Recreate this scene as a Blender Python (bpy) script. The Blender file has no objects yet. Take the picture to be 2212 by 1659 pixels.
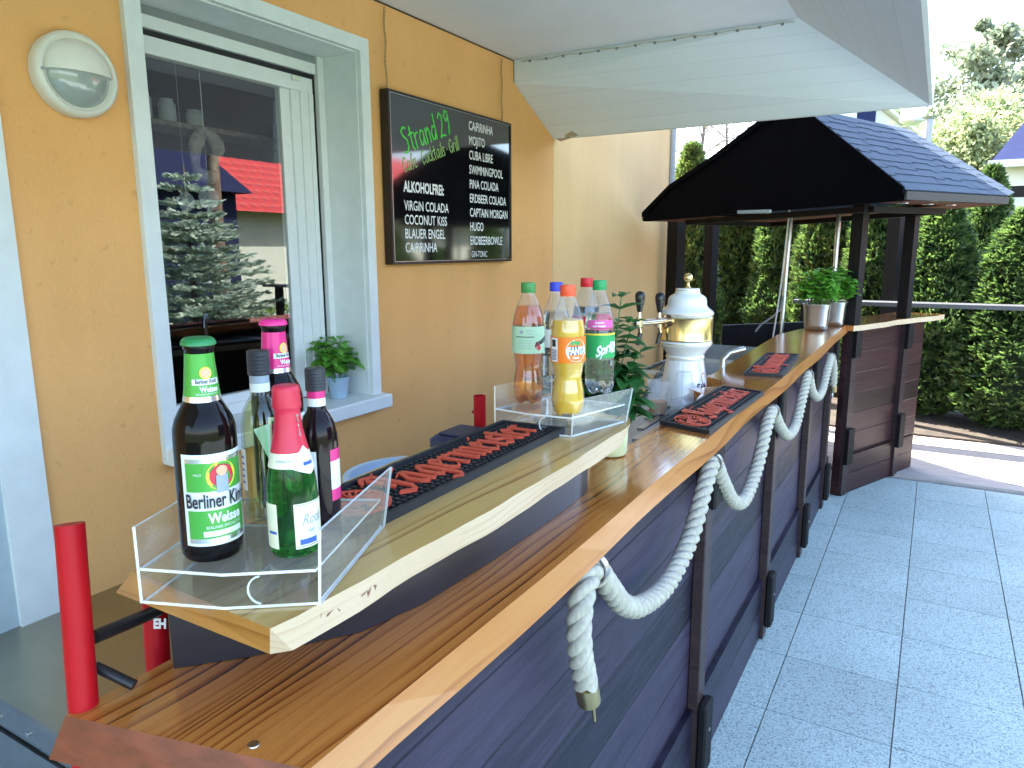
import bpy, math, random
import numpy as np
from mathutils import Vector, Matrix
R = math.radians
scene = bpy.context.scene
COL = scene.collection
random.seed(7)

# ------------------------------------------------------------------ camera, sky, sun, exposure
EYE = np.array([0.0, 0.0, 1.62])
FPX, PITCH, YAW, ROLL = 1566.35, R(10.504), R(30.171), R(-0.225)
_cy, _sy, _cp, _sp = math.cos(YAW), math.sin(YAW), math.cos(PITCH), math.sin(PITCH)
_F = np.array([-_sy * _cp, _cy * _cp, -_sp])
_R0 = np.array([_cy, _sy, 0.0])
_U0 = np.cross(_R0, _F)
_Rt = math.cos(ROLL) * _R0 + math.sin(ROLL) * _U0
_Up = -math.sin(ROLL) * _R0 + math.cos(ROLL) * _U0
cam_d = bpy.data.cameras.new("camera")
cam = bpy.data.objects.new("camera", cam_d)
COL.objects.link(cam)
cam_d.sensor_width = 36.0
cam_d.lens = 36.0 * FPX / 2212.0
cam_d.clip_start = 0.05
cam_d.clip_end = 600
cam.matrix_world = Matrix(((_Rt[0], _Up[0], -_F[0], 0), (_Rt[1], _Up[1], -_F[1], 0), (_Rt[2], _Up[2], -_F[2], 1.62), (0, 0, 0, 1)))
scene.camera = cam

SUN_AZ = Vector((-0.90, 0.44, 0)).normalized()      # horizontal direction towards the sun
SUN_EL = R(54)
world = bpy.data.worlds.new("World")
scene.world = world
world.use_nodes = True
wn = world.node_tree.nodes
sky = wn.new("ShaderNodeTexSky")
sky.sky_type = 'NISHITA'
sky.sun_disc = False
sky.sun_elevation = SUN_EL
sky.sun_rotation = math.atan2(SUN_AZ.x, SUN_AZ.y)
sky.air_density = 1.0
sky.dust_density = 1.6
sky.ozone_density = 1.0
world.node_tree.links.new(sky.outputs[0], wn["Background"].inputs[0])
wn["Background"].inputs[1].default_value = 0.15
sun_d = bpy.data.lights.new("sun", 'SUN')
sun_d.energy = 4.2
sun_d.angle = R(0.5)
sun_d.color = (1.0, 0.95, 0.87)
sun = bpy.data.objects.new("sun", sun_d)
COL.objects.link(sun)
sdir = Vector((SUN_AZ.x * math.cos(SUN_EL), SUN_AZ.y * math.cos(SUN_EL), math.sin(SUN_EL)))
sun.rotation_euler = sdir.to_track_quat('Z', 'Y').to_euler()
scene.view_settings.view_transform = 'Standard'
scene.view_settings.look = 'None'
scene.view_settings.gamma = 1
scene.view_settings.exposure = 3.0
scene.cycles.transparent_max_bounces = 32
scene.cycles.max_bounces = 14
scene.cycles.transmission_bounces = 14
scene.cycles.sample_clamp_indirect = 8
scene.cycles.caustics_reflective = False
scene.cycles.caustics_refractive = False


# ------------------------------------------------------------------ locating things: rays of the 2212 px wide photo on real planes
def ray(x, y): return _F + _Rt * (x - 1106) / FPX - _Up * (y - 829.5) / FPX
def onz(x, y, z): d = ray(x, y); return EYE + d * ((z - EYE[2]) / d[2])
def onx(x, y, X): d = ray(x, y); return EYE + d * (X / d[0])
def ony(x, y, Y): d = ray(x, y); return EYE + d * (Y / d[1])
def dep(x, y, t): return EYE + ray(x, y) * t


# ------------------------------------------------------------------ materials
def newmat(name):
    m = bpy.data.materials.new(name)
    m.use_nodes = True
    nt = m.node_tree
    return m, nt, nt.nodes["Principled BSDF"]

def c4(c): return (c[0], c[1], c[2], 1.0)

def N(nt, typ, **kw):
    n = nt.nodes.new(typ)
    for k, v in kw.items():
        if k in n.inputs: n.inputs[k].default_value = v
        else: setattr(n, k, v)
    return n

def ramp(nt, fac, stops):
    r = nt.nodes.new("ShaderNodeValToRGB")
    e = r.color_ramp.elements
    while len(e) < len(stops): e.new(0.5)
    for i, (p, c) in enumerate(stops):
        e[i].position = p
        e[i].color = c4(c)
    nt.links.new(fac, r.inputs[0])
    return r.outputs[0]

def mapping(nt, scale=(1, 1, 1), rot=(0, 0, 0)):
    tc = nt.nodes.new("ShaderNodeTexCoord")
    mp = nt.nodes.new("ShaderNodeMapping")
    mp.inputs["Scale"].default_value = scale
    mp.inputs["Rotation"].default_value = rot
    nt.links.new(tc.outputs["Object"], mp.inputs["Vector"])
    return mp.outputs[0]

def bump(nt, bs, h, strength, dist=0.01):
    b = nt.nodes.new("ShaderNodeBump")
    b.inputs["Strength"].default_value = strength
    b.inputs["Distance"].default_value = dist
    nt.links.new(h, b.inputs["Height"])
    nt.links.new(b.outputs[0], bs.inputs["Normal"])

def plain(name, c, rough=0.5, metal=0.0, var=0.12, scale=30, bmp=0.0, coat=0.0, spec=0.5, bdist=0.002, stretch=(1, 1, 1)):
    """base colour with slight procedural mottling"""
    m, nt, bs = newmat(name)
    v = mapping(nt, stretch)
    nz = N(nt, "ShaderNodeTexNoise", Scale=scale, Detail=5.0, Roughness=0.6)
    nt.links.new(v, nz.inputs["Vector"])
    lo = [max(0, x * (1 - var)) for x in c]
    hi = [min(1, x * (1 + var)) for x in c]
    nt.links.new(ramp(nt, nz.outputs[0], [(0.3, lo), (0.7, hi)]), bs.inputs["Base Color"])
    bs.inputs["Roughness"].default_value = rough
    bs.inputs["Metallic"].default_value = metal
    bs.inputs["Coat Weight"].default_value = coat
    bs.inputs["Coat Roughness"].default_value = 0.06
    bs.inputs["Specular IOR Level"].default_value = spec
    if bmp: bump(nt, bs, nz.outputs[0], bmp, bdist)
    return m

def thin(name, tint=(0.97, 0.98, 0.98), f0=0.05, haze=0.0, rough=0.02):
    """thin clear sheet: see-through with Fresnel reflections"""
    m, nt, bs = newmat(name)
    nt.nodes.remove(bs)
    out = [n for n in nt.nodes if n.type == 'OUTPUT_MATERIAL'][0]
    tr = N(nt, "ShaderNodeBsdfTransparent", Color=c4(tint))
    gl = N(nt, "ShaderNodeBsdfGlossy", Roughness=rough)
    lw = N(nt, "ShaderNodeLayerWeight", Blend=0.5)
    pw = N(nt, "ShaderNodeMath", operation='POWER'); pw.inputs[1].default_value = 4.5
    nt.links.new(lw.outputs["Facing"], pw.inputs[0])
    fr = N(nt, "ShaderNodeMath", operation='MULTIPLY_ADD'); fr.inputs[1].default_value = 0.9 - f0; fr.inputs[2].default_value = f0
    nt.links.new(pw.outputs[0], fr.inputs[0])
    mx = nt.nodes.new("ShaderNodeMixShader")
    nt.links.new(fr.outputs[0], mx.inputs[0])
    nt.links.new(tr.outputs[0], mx.inputs[1])
    nt.links.new(gl.outputs[0], mx.inputs[2])
    last = mx.outputs[0]
    if haze:
        df = N(nt, "ShaderNodeBsdfDiffuse", Color=(0.85, 0.88, 0.9, 1))
        m2 = nt.nodes.new("ShaderNodeMixShader")
        m2.inputs[0].default_value = haze
        nt.links.new(last, m2.inputs[1])
        nt.links.new(df.outputs[0], m2.inputs[2])
        last = m2.outputs[0]
    nt.links.new(last, out.inputs[0])
    return m

def liquid(name, c, ior=1.33, rough=0.0, trans=1.0):
    m, nt, bs = newmat(name)
    bs.inputs["Base Color"].default_value = c4(c)
    bs.inputs["Transmission Weight"].default_value = trans
    bs.inputs["IOR"].default_value = ior
    bs.inputs["Roughness"].default_value = rough
    return m

def leafmat(name, dark, light, trans=0.35, rough=0.5, scale=6):
    m, nt, bs = newmat(name)
    v = mapping(nt)
    nz = N(nt, "ShaderNodeTexNoise", Scale=scale, Detail=3.0)
    nt.links.new(v, nz.inputs["Vector"])
    colr = ramp(nt, nz.outputs[0], [(0.32, dark), (0.68, light)])
    nt.links.new(colr, bs.inputs["Base Color"])
    bs.inputs["Roughness"].default_value = rough
    out = [n for n in nt.nodes if n.type == 'OUTPUT_MATERIAL'][0]
    tl = N(nt, "ShaderNodeBsdfTranslucent")
    hs = N(nt, "ShaderNodeHueSaturation", Value=1.3, Saturation=1.1)
    nt.links.new(colr, hs.inputs["Color"])
    nt.links.new(hs.outputs[0], tl.inputs[0])
    mx = nt.nodes.new("ShaderNodeMixShader")
    mx.inputs[0].default_value = trans
    nt.links.new(bs.outputs[0], mx.inputs[1])
    nt.links.new(tl.outputs[0], mx.inputs[2])
    nt.links.new(mx.outputs[0], out.inputs[0])
    return m

def woodmat(name, dark, mid, light, grain=34, rough=0.22, coat=0.5, knots=(), axis='Y', ringscale=1.0, distort=1.0, bmp=0.25):
    """flat-sawn board: growth-ring lines that run with the board, bend round knots, plus fine fibre"""
    m, nt, bs = newmat(name)
    tc = nt.nodes.new("ShaderNodeTexCoord")
    sep = nt.nodes.new("ShaderNodeSeparateXYZ")
    nt.links.new(tc.outputs["Object"], sep.inputs[0])
    L, W = ("Y", "X") if axis == 'Y' else ("X", "Y")
    def math_(op, a, b=None, c=None):
        n = nt.nodes.new("ShaderNodeMath")
        n.operation = op
        for i, q in enumerate((a, b, c)):
            if q is None: continue
            if isinstance(q, (int, float)): n.inputs[i].default_value = q
            else: nt.links.new(q, n.inputs[i])
        return n.outputs[0]
    st = nt.nodes.new("ShaderNodeCombineXYZ")
    nt.links.new(math_('MULTIPLY', sep.outputs[W], 5.0), st.inputs[0])
    nt.links.new(math_('MULTIPLY', sep.outputs[L], 0.9), st.inputs[1])
    nt.links.new(math_('MULTIPLY', sep.outputs["Z"], 3.0), st.inputs[2])
    n1 = N(nt, "ShaderNodeTexNoise", Scale=1.0, Detail=2.0)
    nt.links.new(st.outputs[0], n1.inputs["Vector"])
    w = math_('ADD', sep.outputs[W], math_('MULTIPLY', n1.outputs[0], 0.10 * distort))
    w = math_('ADD', w, math_('MULTIPLY', sep.outputs["Z"], 0.6))
    kmask = None
    for (kw, kl, amp, rad) in knots:
        dw = math_('SUBTRACT', sep.outputs[W], kw)
        dl = math_('MULTIPLY', math_('SUBTRACT', sep.outputs[L], kl), 0.35)
        r2 = math_('ADD', math_('MULTIPLY', dw, dw), math_('MULTIPLY', dl, dl))
        g = math_('POWER', 2.718, math_('MULTIPLY', r2, -1.0 / (rad * rad)))
        w = math_('ADD', w, math_('MULTIPLY', g, amp))
        r2b = math_('ADD', math_('MULTIPLY', dw, dw), math_('MULTIPLY', dl, math_('MULTIPLY', dl, 3.0)))
        k2 = math_('POWER', 2.718, math_('MULTIPLY', r2b, -9.0 / (rad * rad)))
        kmask = k2 if kmask is None else math_('MAXIMUM', kmask, k2)
    ph = math_('MULTIPLY', w, grain * ringscale)
    # irregular ring spacing
    cz = nt.nodes.new("ShaderNodeCombineXYZ")
    nt.links.new(math_('MULTIPLY', w, 16.0), cz.inputs[0])
    n2 = N(nt, "ShaderNodeTexNoise", Scale=1.0, Detail=1.0)
    nt.links.new(cz.outputs[0], n2.inputs["Vector"])
    ph = math_('ADD', ph, math_('MULTIPLY', n2.outputs[0], 3.5))
    saw = math_('FRACT', ph)
    ring = ramp(nt, saw, [(0.0, (0, 0, 0)), (0.5, (0.06,) * 3), (0.82, (0.45,) * 3), (0.93, (1, 1, 1)), (1.0, (0.02,) * 3)])
    # fibre
    sf = nt.nodes.new("ShaderNodeCombineXYZ")
    nt.links.new(math_('MULTIPLY', sep.outputs[W], 260.0), sf.inputs[0])
    nt.links.new(math_('MULTIPLY', sep.outputs[L], 7.0), sf.inputs[1])
    nt.links.new(math_('MULTIPLY', sep.outputs["Z"], 260.0), sf.inputs[2])
    n3 = N(nt, "ShaderNodeTexNoise", Scale=1.0, Detail=3.0)
    nt.links.new(sf.outputs[0], n3.inputs["Vector"])
    # broad colour drift
    n4 = N(nt, "ShaderNodeTexNoise", Scale=0.7, Detail=2.0)
    nt.links.new(st.outputs[0], n4.inputs["Vector"])
    sw = nt.nodes.new("ShaderNodeCombineXYZ")
    nt.links.new(math_('MULTIPLY', sep.outputs[W], 17.0), sw.inputs[0])
    nt.links.new(math_('MULTIPLY', sep.outputs[L], 1.6), sw.inputs[1])
    n5 = N(nt, "ShaderNodeTexNoise", Scale=1.0, Detail=2.0)
    nt.links.new(sw.outputs[0], n5.inputs["Vector"])
    gate = ramp(nt, n5.outputs[0], [(0.40, (0.12,) * 3), (0.62, (1.15,) * 3)])
    amount = math_('MULTIPLY', ring, gate)
    tot = math_('ADD', amount, math_('MULTIPLY', math_('SUBTRACT', n3.outputs[0], 0.5), 0.55))
    tot = math_('ADD', tot, math_('MULTIPLY', math_('SUBTRACT', n4.outputs[0], 0.5), -0.35))
    if kmask is not None: tot = math_('ADD', tot, math_('MULTIPLY', kmask, 0.65))
    colr = ramp(nt, tot, [(0.0, light), (0.35, mid), (0.95, dark)])
    nt.links.new(colr, bs.inputs["Base Color"])
    bs.inputs["Roughness"].default_value = rough
    bs.inputs["Coat Weight"].default_value = coat
    bs.inputs["Coat Roughness"].default_value = 0.12
    if bmp: bump(nt, bs, math_('ADD', n3.outputs[0], ring), bmp, 0.0002)
    return m

M = {}
def stucco(nm="orange_stucco", lo=(0.80, 0.40, 0.135), hi=(0.89, 0.465, 0.17)):
    m, nt, bs = newmat(nm)
    v = mapping(nt)
    big = N(nt, "ShaderNodeTexNoise", Scale=1.3, Detail=4.0)
    fine = N(nt, "ShaderNodeTexNoise", Scale=95.0, Detail=4.0, Roughness=0.65)
    strk = N(nt, "ShaderNodeTexNoise", Scale=26.0, Detail=3.0)
    for n in (big, fine, strk): nt.links.new(v, n.inputs["Vector"])
    a = ramp(nt, big.outputs[0], [(0.3, lo), (0.7, hi)])
    d = ramp(nt, strk.outputs[0], [(0.24, (0.72,) * 3), (0.36, (1, 1, 1))])
    v3 = mapping(nt, (5, 5, .5))
    st_ = N(nt, "ShaderNodeTexNoise", Scale=1.0, Detail=5.0, Roughness=.6); nt.links.new(v3, st_.inputs["Vector"])
    m3 = N(nt, "ShaderNodeMix", data_type='RGBA', blend_type='MULTIPLY'); m3.inputs[0].default_value = 1
    nt.links.new(a, m3.inputs[6]); nt.links.new(ramp(nt, st_.outputs[0], [(.3, (.955, .945, .93)), (.62, (1, 1, 1))]), m3.inputs[7])
    a = m3.outputs[2]
    mx = N(nt, "ShaderNodeMix", data_type='RGBA', blend_type='MULTIPLY')
    mx.inputs[0].default_value = 0.5
    nt.links.new(a, mx.inputs[6])
    nt.links.new(d, mx.inputs[7])
    nt.links.new(mx.outputs[2], bs.inputs["Base Color"])
    bs.inputs["Roughness"].default_value = 0.85
    ad = N(nt, "ShaderNodeMath", operation='ADD')
    nt.links.new(fine.outputs[0], ad.inputs[0])
    nt.links.new(d, ad.inputs[1])
    bump(nt, bs, ad.outputs[0], 0.75, 0.005)
    return m
M['stucco'] = stucco()
M['trim'] = plain("white_trim_paint", (0.72, 0.75, 0.74), 0.55, var=0.05, scale=12, bmp=0.1)
M['upvc'] = plain("white_window_plastic", (0.78, 0.79, 0.78), 0.3, var=0.03)
M['shutter'] = plain("grey_shutter", (0.24, 0.26, 0.26), 0.45, var=0.06)
M['blackgap'] = plain("black_rubber_seal", (0.01, 0.01, 0.012), 0.6)
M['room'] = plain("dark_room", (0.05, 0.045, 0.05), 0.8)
M['stonework'] = plain("white_sill", (0.74, 0.77, 0.78), 0.4, var=0.04, scale=15)
M['lampw'] = plain("white_lamp_plastic", (0.74, 0.72, 0.64), 0.35, var=0.03)
M['lens'] = plain("frosted_lens", (0.33, 0.37, 0.35), 0.12, var=0.08, scale=9, coat=0.6)
M['steel'] = plain("brushed_steel", (0.56, 0.57, 0.58), 0.28, 1.0, var=0.06, scale=60, stretch=(1, 12, 1))
M['steel_dull'] = plain("dull_steel", (0.20, 0.25, 0.32), 0.30, 1.0, var=0.15, scale=5)
M['steel_edge'] = plain("steel_trim", (0.30, 0.31, 0.33), 0.35, 1.0, var=0.1)
M['chain'] = plain("chain_metal", (0.34, 0.25, 0.13), 0.45, 0.9)
M['brass'] = plain("brass", (0.66, 0.50, 0.24), 0.3, 1.0, var=0.15, scale=20)
M['gold'] = plain("polished_gold", (0.90, 0.68, 0.30), 0.27, 1.0, var=0.05)
M['porcelain'] = plain("white_porcelain", (0.78, 0.79, 0.80), 0.08, var=0.02, coat=1.0)
M['blackplastic'] = plain("black_plastic", (0.012, 0.011, 0.012), 0.25)
M['rubber'] = plain("black_rubber", (0.016, 0.017, 0.02), 0.55, var=0.2)
M['orange_rubber'] = plain("orange_red_rubber", (0.62, 0.075, 0.035), 0.5, var=0.1)
M['red'] = plain("red_paint", (0.46, 0.005, 0.012), 0.45, var=0.08, scale=8, spec=0.2)
M['black'] = plain("black_paint", (0.012, 0.012, 0.015), 0.4)
M['white'] = plain("white_ink", (0.82, 0.82, 0.82), 0.5, var=0.02)
M['board'] = plain("glossy_black_board", (0.006, 0.006, 0.007), 0.07, var=0.1, coat=1.0, spec=0.8)
M['boardframe'] = plain("dark_frame", (0.016, 0.014, 0.014), 0.35)
M['alu'] = plain("thin_metal_edge", (0.55, 0.52, 0.5), 0.35, 1.0)
M['green_chalk'] = plain("green_chalk", (0.09, 0.62, 0.08), 0.7, var=0.25, scale=120)
M['olive_chalk'] = plain("olive_chalk", (0.30, 0.50, 0.16), 0.7, var=0.25, scale=120)
M['glass'] = thin("window_glass", (0.80, 0.84, 0.85), f0=0.18, rough=0.0)
M['acrylic'] = thin("clear_acrylic", (0.975, 0.985, 0.985), f0=0.045, haze=0.05, rough=0.02)
M['acrylic_edge'] = plain("acrylic_cut_edge", (0.78, 0.82, 0.82), 0.2, var=0.1, scale=80)
M['cup'] = thin("clear_cup_plastic", (0.95, 0.97, 0.99), f0=0.07, haze=0.20, rough=0.06)
M['pet'] = thin("clear_bottle_plastic", (0.97, 0.98, 0.99), f0=0.06, haze=0.04, rough=0.04)
M['rope'] = plain("cream_rope", (0.45, 0.42, 0.34), 0.85, var=0.2, scale=140, bmp=0.5, bdist=0.002, stretch=(1, 1, 0.4))
M['counter'] = woodmat("varnished_pine_counter", (0.035, 0.009, 0.004), (0.33, 0.090, 0.016), (0.52, 0.19, 0.040), grain=62, distort=1.6, rough=0.16, coat=0.8,
                       knots=((-0.640, 0.545, 0.10, 0.075), (-0.60, 1.02, 0.03, 0.03), (-0.52, 0.72, -0.035, 0.05), (-0.62, 1.75, -0.05, 0.06), (-0.60, 2.9, 0.05, 0.05), (-0.64, 3.8, -0.04, 0.05)))
M['counter_edge'] = woodmat("counter_sapwood_edge", (0.26, 0.080, 0.018), (0.42, 0.145, 0.033), (0.48, 0.195, 0.050), grain=60, rough=0.3, coat=0.3, distort=0.6)
M['counter_end'] = plain("counter_end_grain", (0.20, 0.05, 0.022), 0.4, var=0.35, scale=16, bmp=0.2, stretch=(1, 4, 3))
M['slab'] = woodmat("varnished_slab_top", (0.26, 0.12, 0.035), (0.48, 0.275, 0.080), (0.57, 0.36, 0.115), grain=30, knots=((-0.62, 0.47, 0.05, 0.06),), rough=0.25, coat=0.4, distort=1.4)
M['slab_edge'] = woodmat("slab_live_edge", (0.48, 0.32, 0.19), (0.60, 0.43, 0.275), (0.66, 0.50, 0.335), grain=70, rough=0.5, coat=0.05, distort=0.8, bmp=0.5)
M['slab_end'] = woodmat("slab_charred_end", (0.24, 0.085, 0.018), (0.42, 0.18, 0.036), (0.52, 0.25, 0.06), grain=60, rough=0.3, coat=0.3, axis='X')
M['char'] = plain("dark_stained_bark", (0.05, 0.022, 0.012), 0.4, var=0.5, scale=40)
M['bark_patch'] = plain("bark_remnant", (0.26, 0.13, 0.085), 0.7, var=0.3, scale=90)

def boards(name, dark, light, bh, rough=0.42, seam=0.006):
    """dark stained horizontal tongue-and-groove boards with long grain"""
    m, nt, bs = newmat(name)
    tc = nt.nodes.new("ShaderNodeTexCoord")
    mp = nt.nodes.new("ShaderNodeMapping")
    mp.inputs["Scale"].default_value = (1.0, 1.0, 18.0)
    nt.links.new(tc.outputs["Object"], mp.inputs[0])
    n1 = N(nt, "ShaderNodeTexNoise", Scale=2.2, Detail=7.0, Roughness=0.66, Distortion=1.3)
    nt.links.new(mp.outputs[0], n1.inputs["Vector"])
    sep = nt.nodes.new("ShaderNodeSeparateXYZ")
    nt.links.new(tc.outputs["Object"], sep.inputs[0])
    dv = N(nt, "ShaderNodeMath", operation='DIVIDE'); dv.inputs[1].default_value = bh
    nt.links.new(sep.outputs[2], dv.inputs[0])
    fl = N(nt, "ShaderNodeMath", operation='FLOOR'); nt.links.new(dv.outputs[0], fl.inputs[0])
    wn_ = N(nt, "ShaderNodeTexWhiteNoise", noise_dimensions='1D'); nt.links.new(fl.outputs[0], wn_.inputs["W"])
    fr = N(nt, "ShaderNodeMath", operation='FRACT'); nt.links.new(dv.outputs[0], fr.inputs[0])
    g = ramp(nt, fr.outputs[0], [(0.0, (0, 0, 0)), (seam / bh, (1, 1, 1)), (1.0, (1, 1, 1))])
    ad = N(nt, "ShaderNodeMath", operation='MULTIPLY_ADD')
    nt.links.new(wn_.outputs[0], ad.inputs[0]); ad.inputs[1].default_value = 0.3
    nt.links.new(n1.outputs[0], ad.inputs[2])
    base = ramp(nt, ad.outputs[0], [(0.45, dark), (0.82, light)])
    mx = N(nt, "ShaderNodeMix", data_type='RGBA', blend_type='MULTIPLY'); mx.inputs[0].default_value = 0.7
    nt.links.new(base, mx.inputs[6]); nt.links.new(g, mx.inputs[7])
    nt.links.new(mx.outputs[2], bs.inputs["Base Color"])
    bs.inputs["Roughness"].default_value = rough
    if light[0] < .3: bs.inputs["Specular IOR Level"].default_value = .32
    hh = N(nt, "ShaderNodeMath", operation='MULTIPLY_ADD')
    nt.links.new(g, hh.inputs[0]); hh.inputs[1].default_value = 2.5 if dark[0] < .5 else .5
    nt.links.new(n1.outputs[0], hh.inputs[2])
    bump(nt, bs, hh.outputs[0], 0.5 if light[0] < .3 else .3, 0.004)
    return m
M['panel'] = boards("dark_stained_boards", (0.007, 0.006, 0.013), (0.046, 0.034, 0.062), 0.14)
M['panel_red'] = boards("red_brown_boards", (0.015, 0.006, 0.006), (0.056, 0.021, 0.021), 0.135)
M['post'] = boards("dark_stained_post", (0.022, 0.013, 0.013), (0.05, 0.03, 0.03), 5.0)
M['post_black'] = plain("black_stained_beam", (0.007, 0.006, 0.0065), 0.6, spec=0.25, var=0.3, scale=14, stretch=(3, 3, 0.4))
M['soffit'] = boards("white_soffit_boards", (0.76, 0.82, 0.87), (0.79, 0.85, 0.90), 0.062, rough=0.5, seam=0.0007)
M['ceil'] = plain("white_ceiling", (0.77, 0.81, 0.85), 0.6, var=0.04, scale=2.5)
M['gable'] = plain("black_gable_boards", (0.0014, 0.0019, 0.0042), 0.75, var=0.3, scale=8, spec=0.05)
M['eave_wood'] = boards("red_brown_eave_boards", (0.10, 0.028, 0.018), (0.17, 0.06, 0.04), 0.5)

def tiles():
    m, nt, bs = newmat("granite_concrete_tiles")
    tc = nt.nodes.new("ShaderNodeTexCoord")
    n1 = N(nt, "ShaderNodeTexNoise", Scale=150.0, Detail=3.0, Roughness=0.75)
    n2 = N(nt, "ShaderNodeTexNoise", Scale=2.0, Detail=3.0)
    vo = N(nt, "ShaderNodeTexVoronoi", Scale=110.0)
    for n in (n1, n2, vo): nt.links.new(tc.outputs["Object"], n.inputs["Vector"])
    sp = ramp(nt, n1.outputs[0], [(0.36, (0.10, 0.125, 0.115)), (0.46, (0.44, 0.53, 0.49)), (0.62, (0.55, 0.65, 0.60)), (0.75, (0.70, 0.78, 0.73))])
    v2 = ramp(nt, vo.outputs["Color"], [(0.15, (0.70,) * 3), (0.4, (1, 1, 1))])
    mpt = nt.nodes.new("ShaderNodeMapping"); mpt.inputs["Scale"].default_value = (2.5, 2.5, 0); mpt.inputs["Location"].default_value = (1.985, -.1875, 0)
    nt.links.new(tc.outputs["Object"], mpt.inputs[0])
    flr = N(nt, "ShaderNodeVectorMath", operation='FLOOR'); nt.links.new(mpt.outputs[0], flr.inputs[0])
    wnt = N(nt, "ShaderNodeTexWhiteNoise", noise_dimensions='3D'); nt.links.new(flr.outputs[0], wnt.inputs["Vector"])
    adt = N(nt, "ShaderNodeMath", operation='MULTIPLY_ADD'); adt.inputs[1].default_value = .35
    nt.links.new(wnt.outputs["Value"], adt.inputs[0]); nt.links.new(n2.outputs[0], adt.inputs[2])
    l2 = ramp(nt, adt.outputs[0], [(0.35, (0.76,) * 3), (0.95, (1, 1, 1))])
    a = N(nt, "ShaderNodeMix", data_type='RGBA', blend_type='MULTIPLY'); a.inputs[0].default_value = 1
    b = N(nt, "ShaderNodeMix", data_type='RGBA', blend_type='MULTIPLY'); b.inputs[0].default_value = 1
    nt.links.new(sp, a.inputs[6]); nt.links.new(v2, a.inputs[7])
    nt.links.new(a.outputs[2], b.inputs[6]); nt.links.new(l2, b.inputs[7])
    nt.links.new(b.outputs[2], bs.inputs["Base Color"])
    bs.inputs["Roughness"].default_value = 0.7
    bump(nt, bs, n1.outputs[0], 0.25, 0.002)
    return m
M['tile'] = tiles()
M['joint'] = plain("dark_joint_sand", (0.24, 0.25, 0.24), 0.9, var=0.3)
M['deck'] = plain("weathered_deck_wood", (0.40, 0.35, 0.32), 0.7, var=0.25, scale=9, stretch=(0.6, 12, 1), bmp=0.2)
M['soil'] = plain("dark_soil", (0.05, 0.038, 0.027), 0.95, var=0.5, scale=8)
M['lawn'] = plain("grass_green", (0.07, 0.11, 0.03), 0.9, var=0.4, scale=3)

def shingle(name, c):
    m, nt, bs = newmat(name)
    tc = nt.nodes.new("ShaderNodeTexCoord")
    n1 = N(nt, "ShaderNodeTexNoise", Scale=140.0, Detail=3.0)
    nt.links.new(tc.outputs["Object"], n1.inputs["Vector"])
    nt.links.new(ramp(nt, n1.outputs[0], [(0.3, [x * 0.7 for x in c]), (0.7, [x * 1.3 for x in c])]), bs.inputs["Base Color"])
    bs.inputs["Roughness"].default_value = 0.75
    bump(nt, bs, n1.outputs[0], 0.4, 0.003)
    return m
M['shingle'] = shingle("slate_blue_shingles", (0.026, 0.050, 0.082))

M['basil'] = leafmat("basil_leaf", (0.10, 0.30, 0.035), (0.22, 0.50, 0.08), 0.3, 0.4, 30)
M['mint'] = leafmat("mint_leaf", (0.022, 0.10, 0.026), (0.06, 0.20, 0.05), 0.25, 0.4, 30)
M['stem'] = plain("green_stem", (0.09, 0.17, 0.04), 0.5)
M['thuja'] = leafmat("thuja_foliage", (0.015, 0.042, 0.016), (0.155, 0.235, 0.070), 0.38, 0.33, 9)
M['spruce'] = leafmat("blue_spruce_needles", (0.19, 0.28, 0.22), (0.50, 0.60, 0.50), 0.2, 0.5, 6)
M['pine'] = leafmat("pine_needles", (0.15, 0.19, 0.13), (0.38, 0.42, 0.28), 0.35, 0.6, 1.2)  # needle colours paled to carry the haze over distant trees
M['birch'] = leafmat("birch_leaves", (0.20, 0.25, 0.12), (0.44, 0.48, 0.26), 0.45, 0.6, 1.5)
M['bush'] = leafmat("bush_leaves", (0.05, 0.12, 0.02), (0.17, 0.30, 0.05), 0.35, 0.5, 4)
M['bark'] = plain("brown_bark", (0.15, 0.10, 0.07), 0.9, var=0.4, scale=20, bmp=0.6, bdist=0.02)
M['twig'] = plain("grey_twigs", (0.17, 0.13, 0.12), 0.9, var=0.3)
M['housewhite'] = plain("white_render", (0.74, 0.73, 0.70), 0.8, var=0.05)
M['blueroof'] = plain("blue_roof_tiles", (0.010, 0.018, 0.075), 0.6, var=0.15, scale=6, spec=.2)
M['redroof'] = None
def rooftiles(name, c):
    m, nt, bs = newmat(name)
    tc = nt.nodes.new("ShaderNodeTexCoord")
    wv = N(nt, "ShaderNodeTexWave", Scale=0.9, Distortion=0.0); wv.bands_direction = 'Y'
    w2 = N(nt, "ShaderNodeTexWave", Scale=1.0, Distortion=0.0); w2.bands_direction = 'X'
    nt.links.new(tc.outputs["Object"], wv.inputs["Vector"]); nt.links.new(tc.outputs["Object"], w2.inputs["Vector"])
    ad = N(nt, "ShaderNodeMath", operation='ADD')
    nt.links.new(wv.outputs["Fac"], ad.inputs[0]); nt.links.new(w2.outputs["Fac"], ad.inputs[1])
    nt.links.new(ramp(nt, ad.outputs[0], [(0.0, [x * 0.6 for x in c]), (0.8, c)]), bs.inputs["Base Color"])
    bs.inputs["Roughness"].default_value = 0.45
    bump(nt, bs, ad.outputs[0], 0.6, 0.04)
    return m
M['redroof'] = rooftiles("red_roof_tiles", (0.42, 0.03, 0.02))
M['driftwood'] = plain("driftwood", (0.30, 0.26, 0.22), 0.8, var=0.4, scale=40)
M['palepot'] = plain("pale_blue_metal", (0.34, 0.46, 0.58), 0.3, var=0.06)
M['paleblue'] = plain("pale_blue_plastic", (0.50, 0.62, 0.78), 0.3, var=0.03)
M['darkblue'] = plain("dark_blue_plastic", (0.03, 0.035, 0.085), 0.4)
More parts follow.
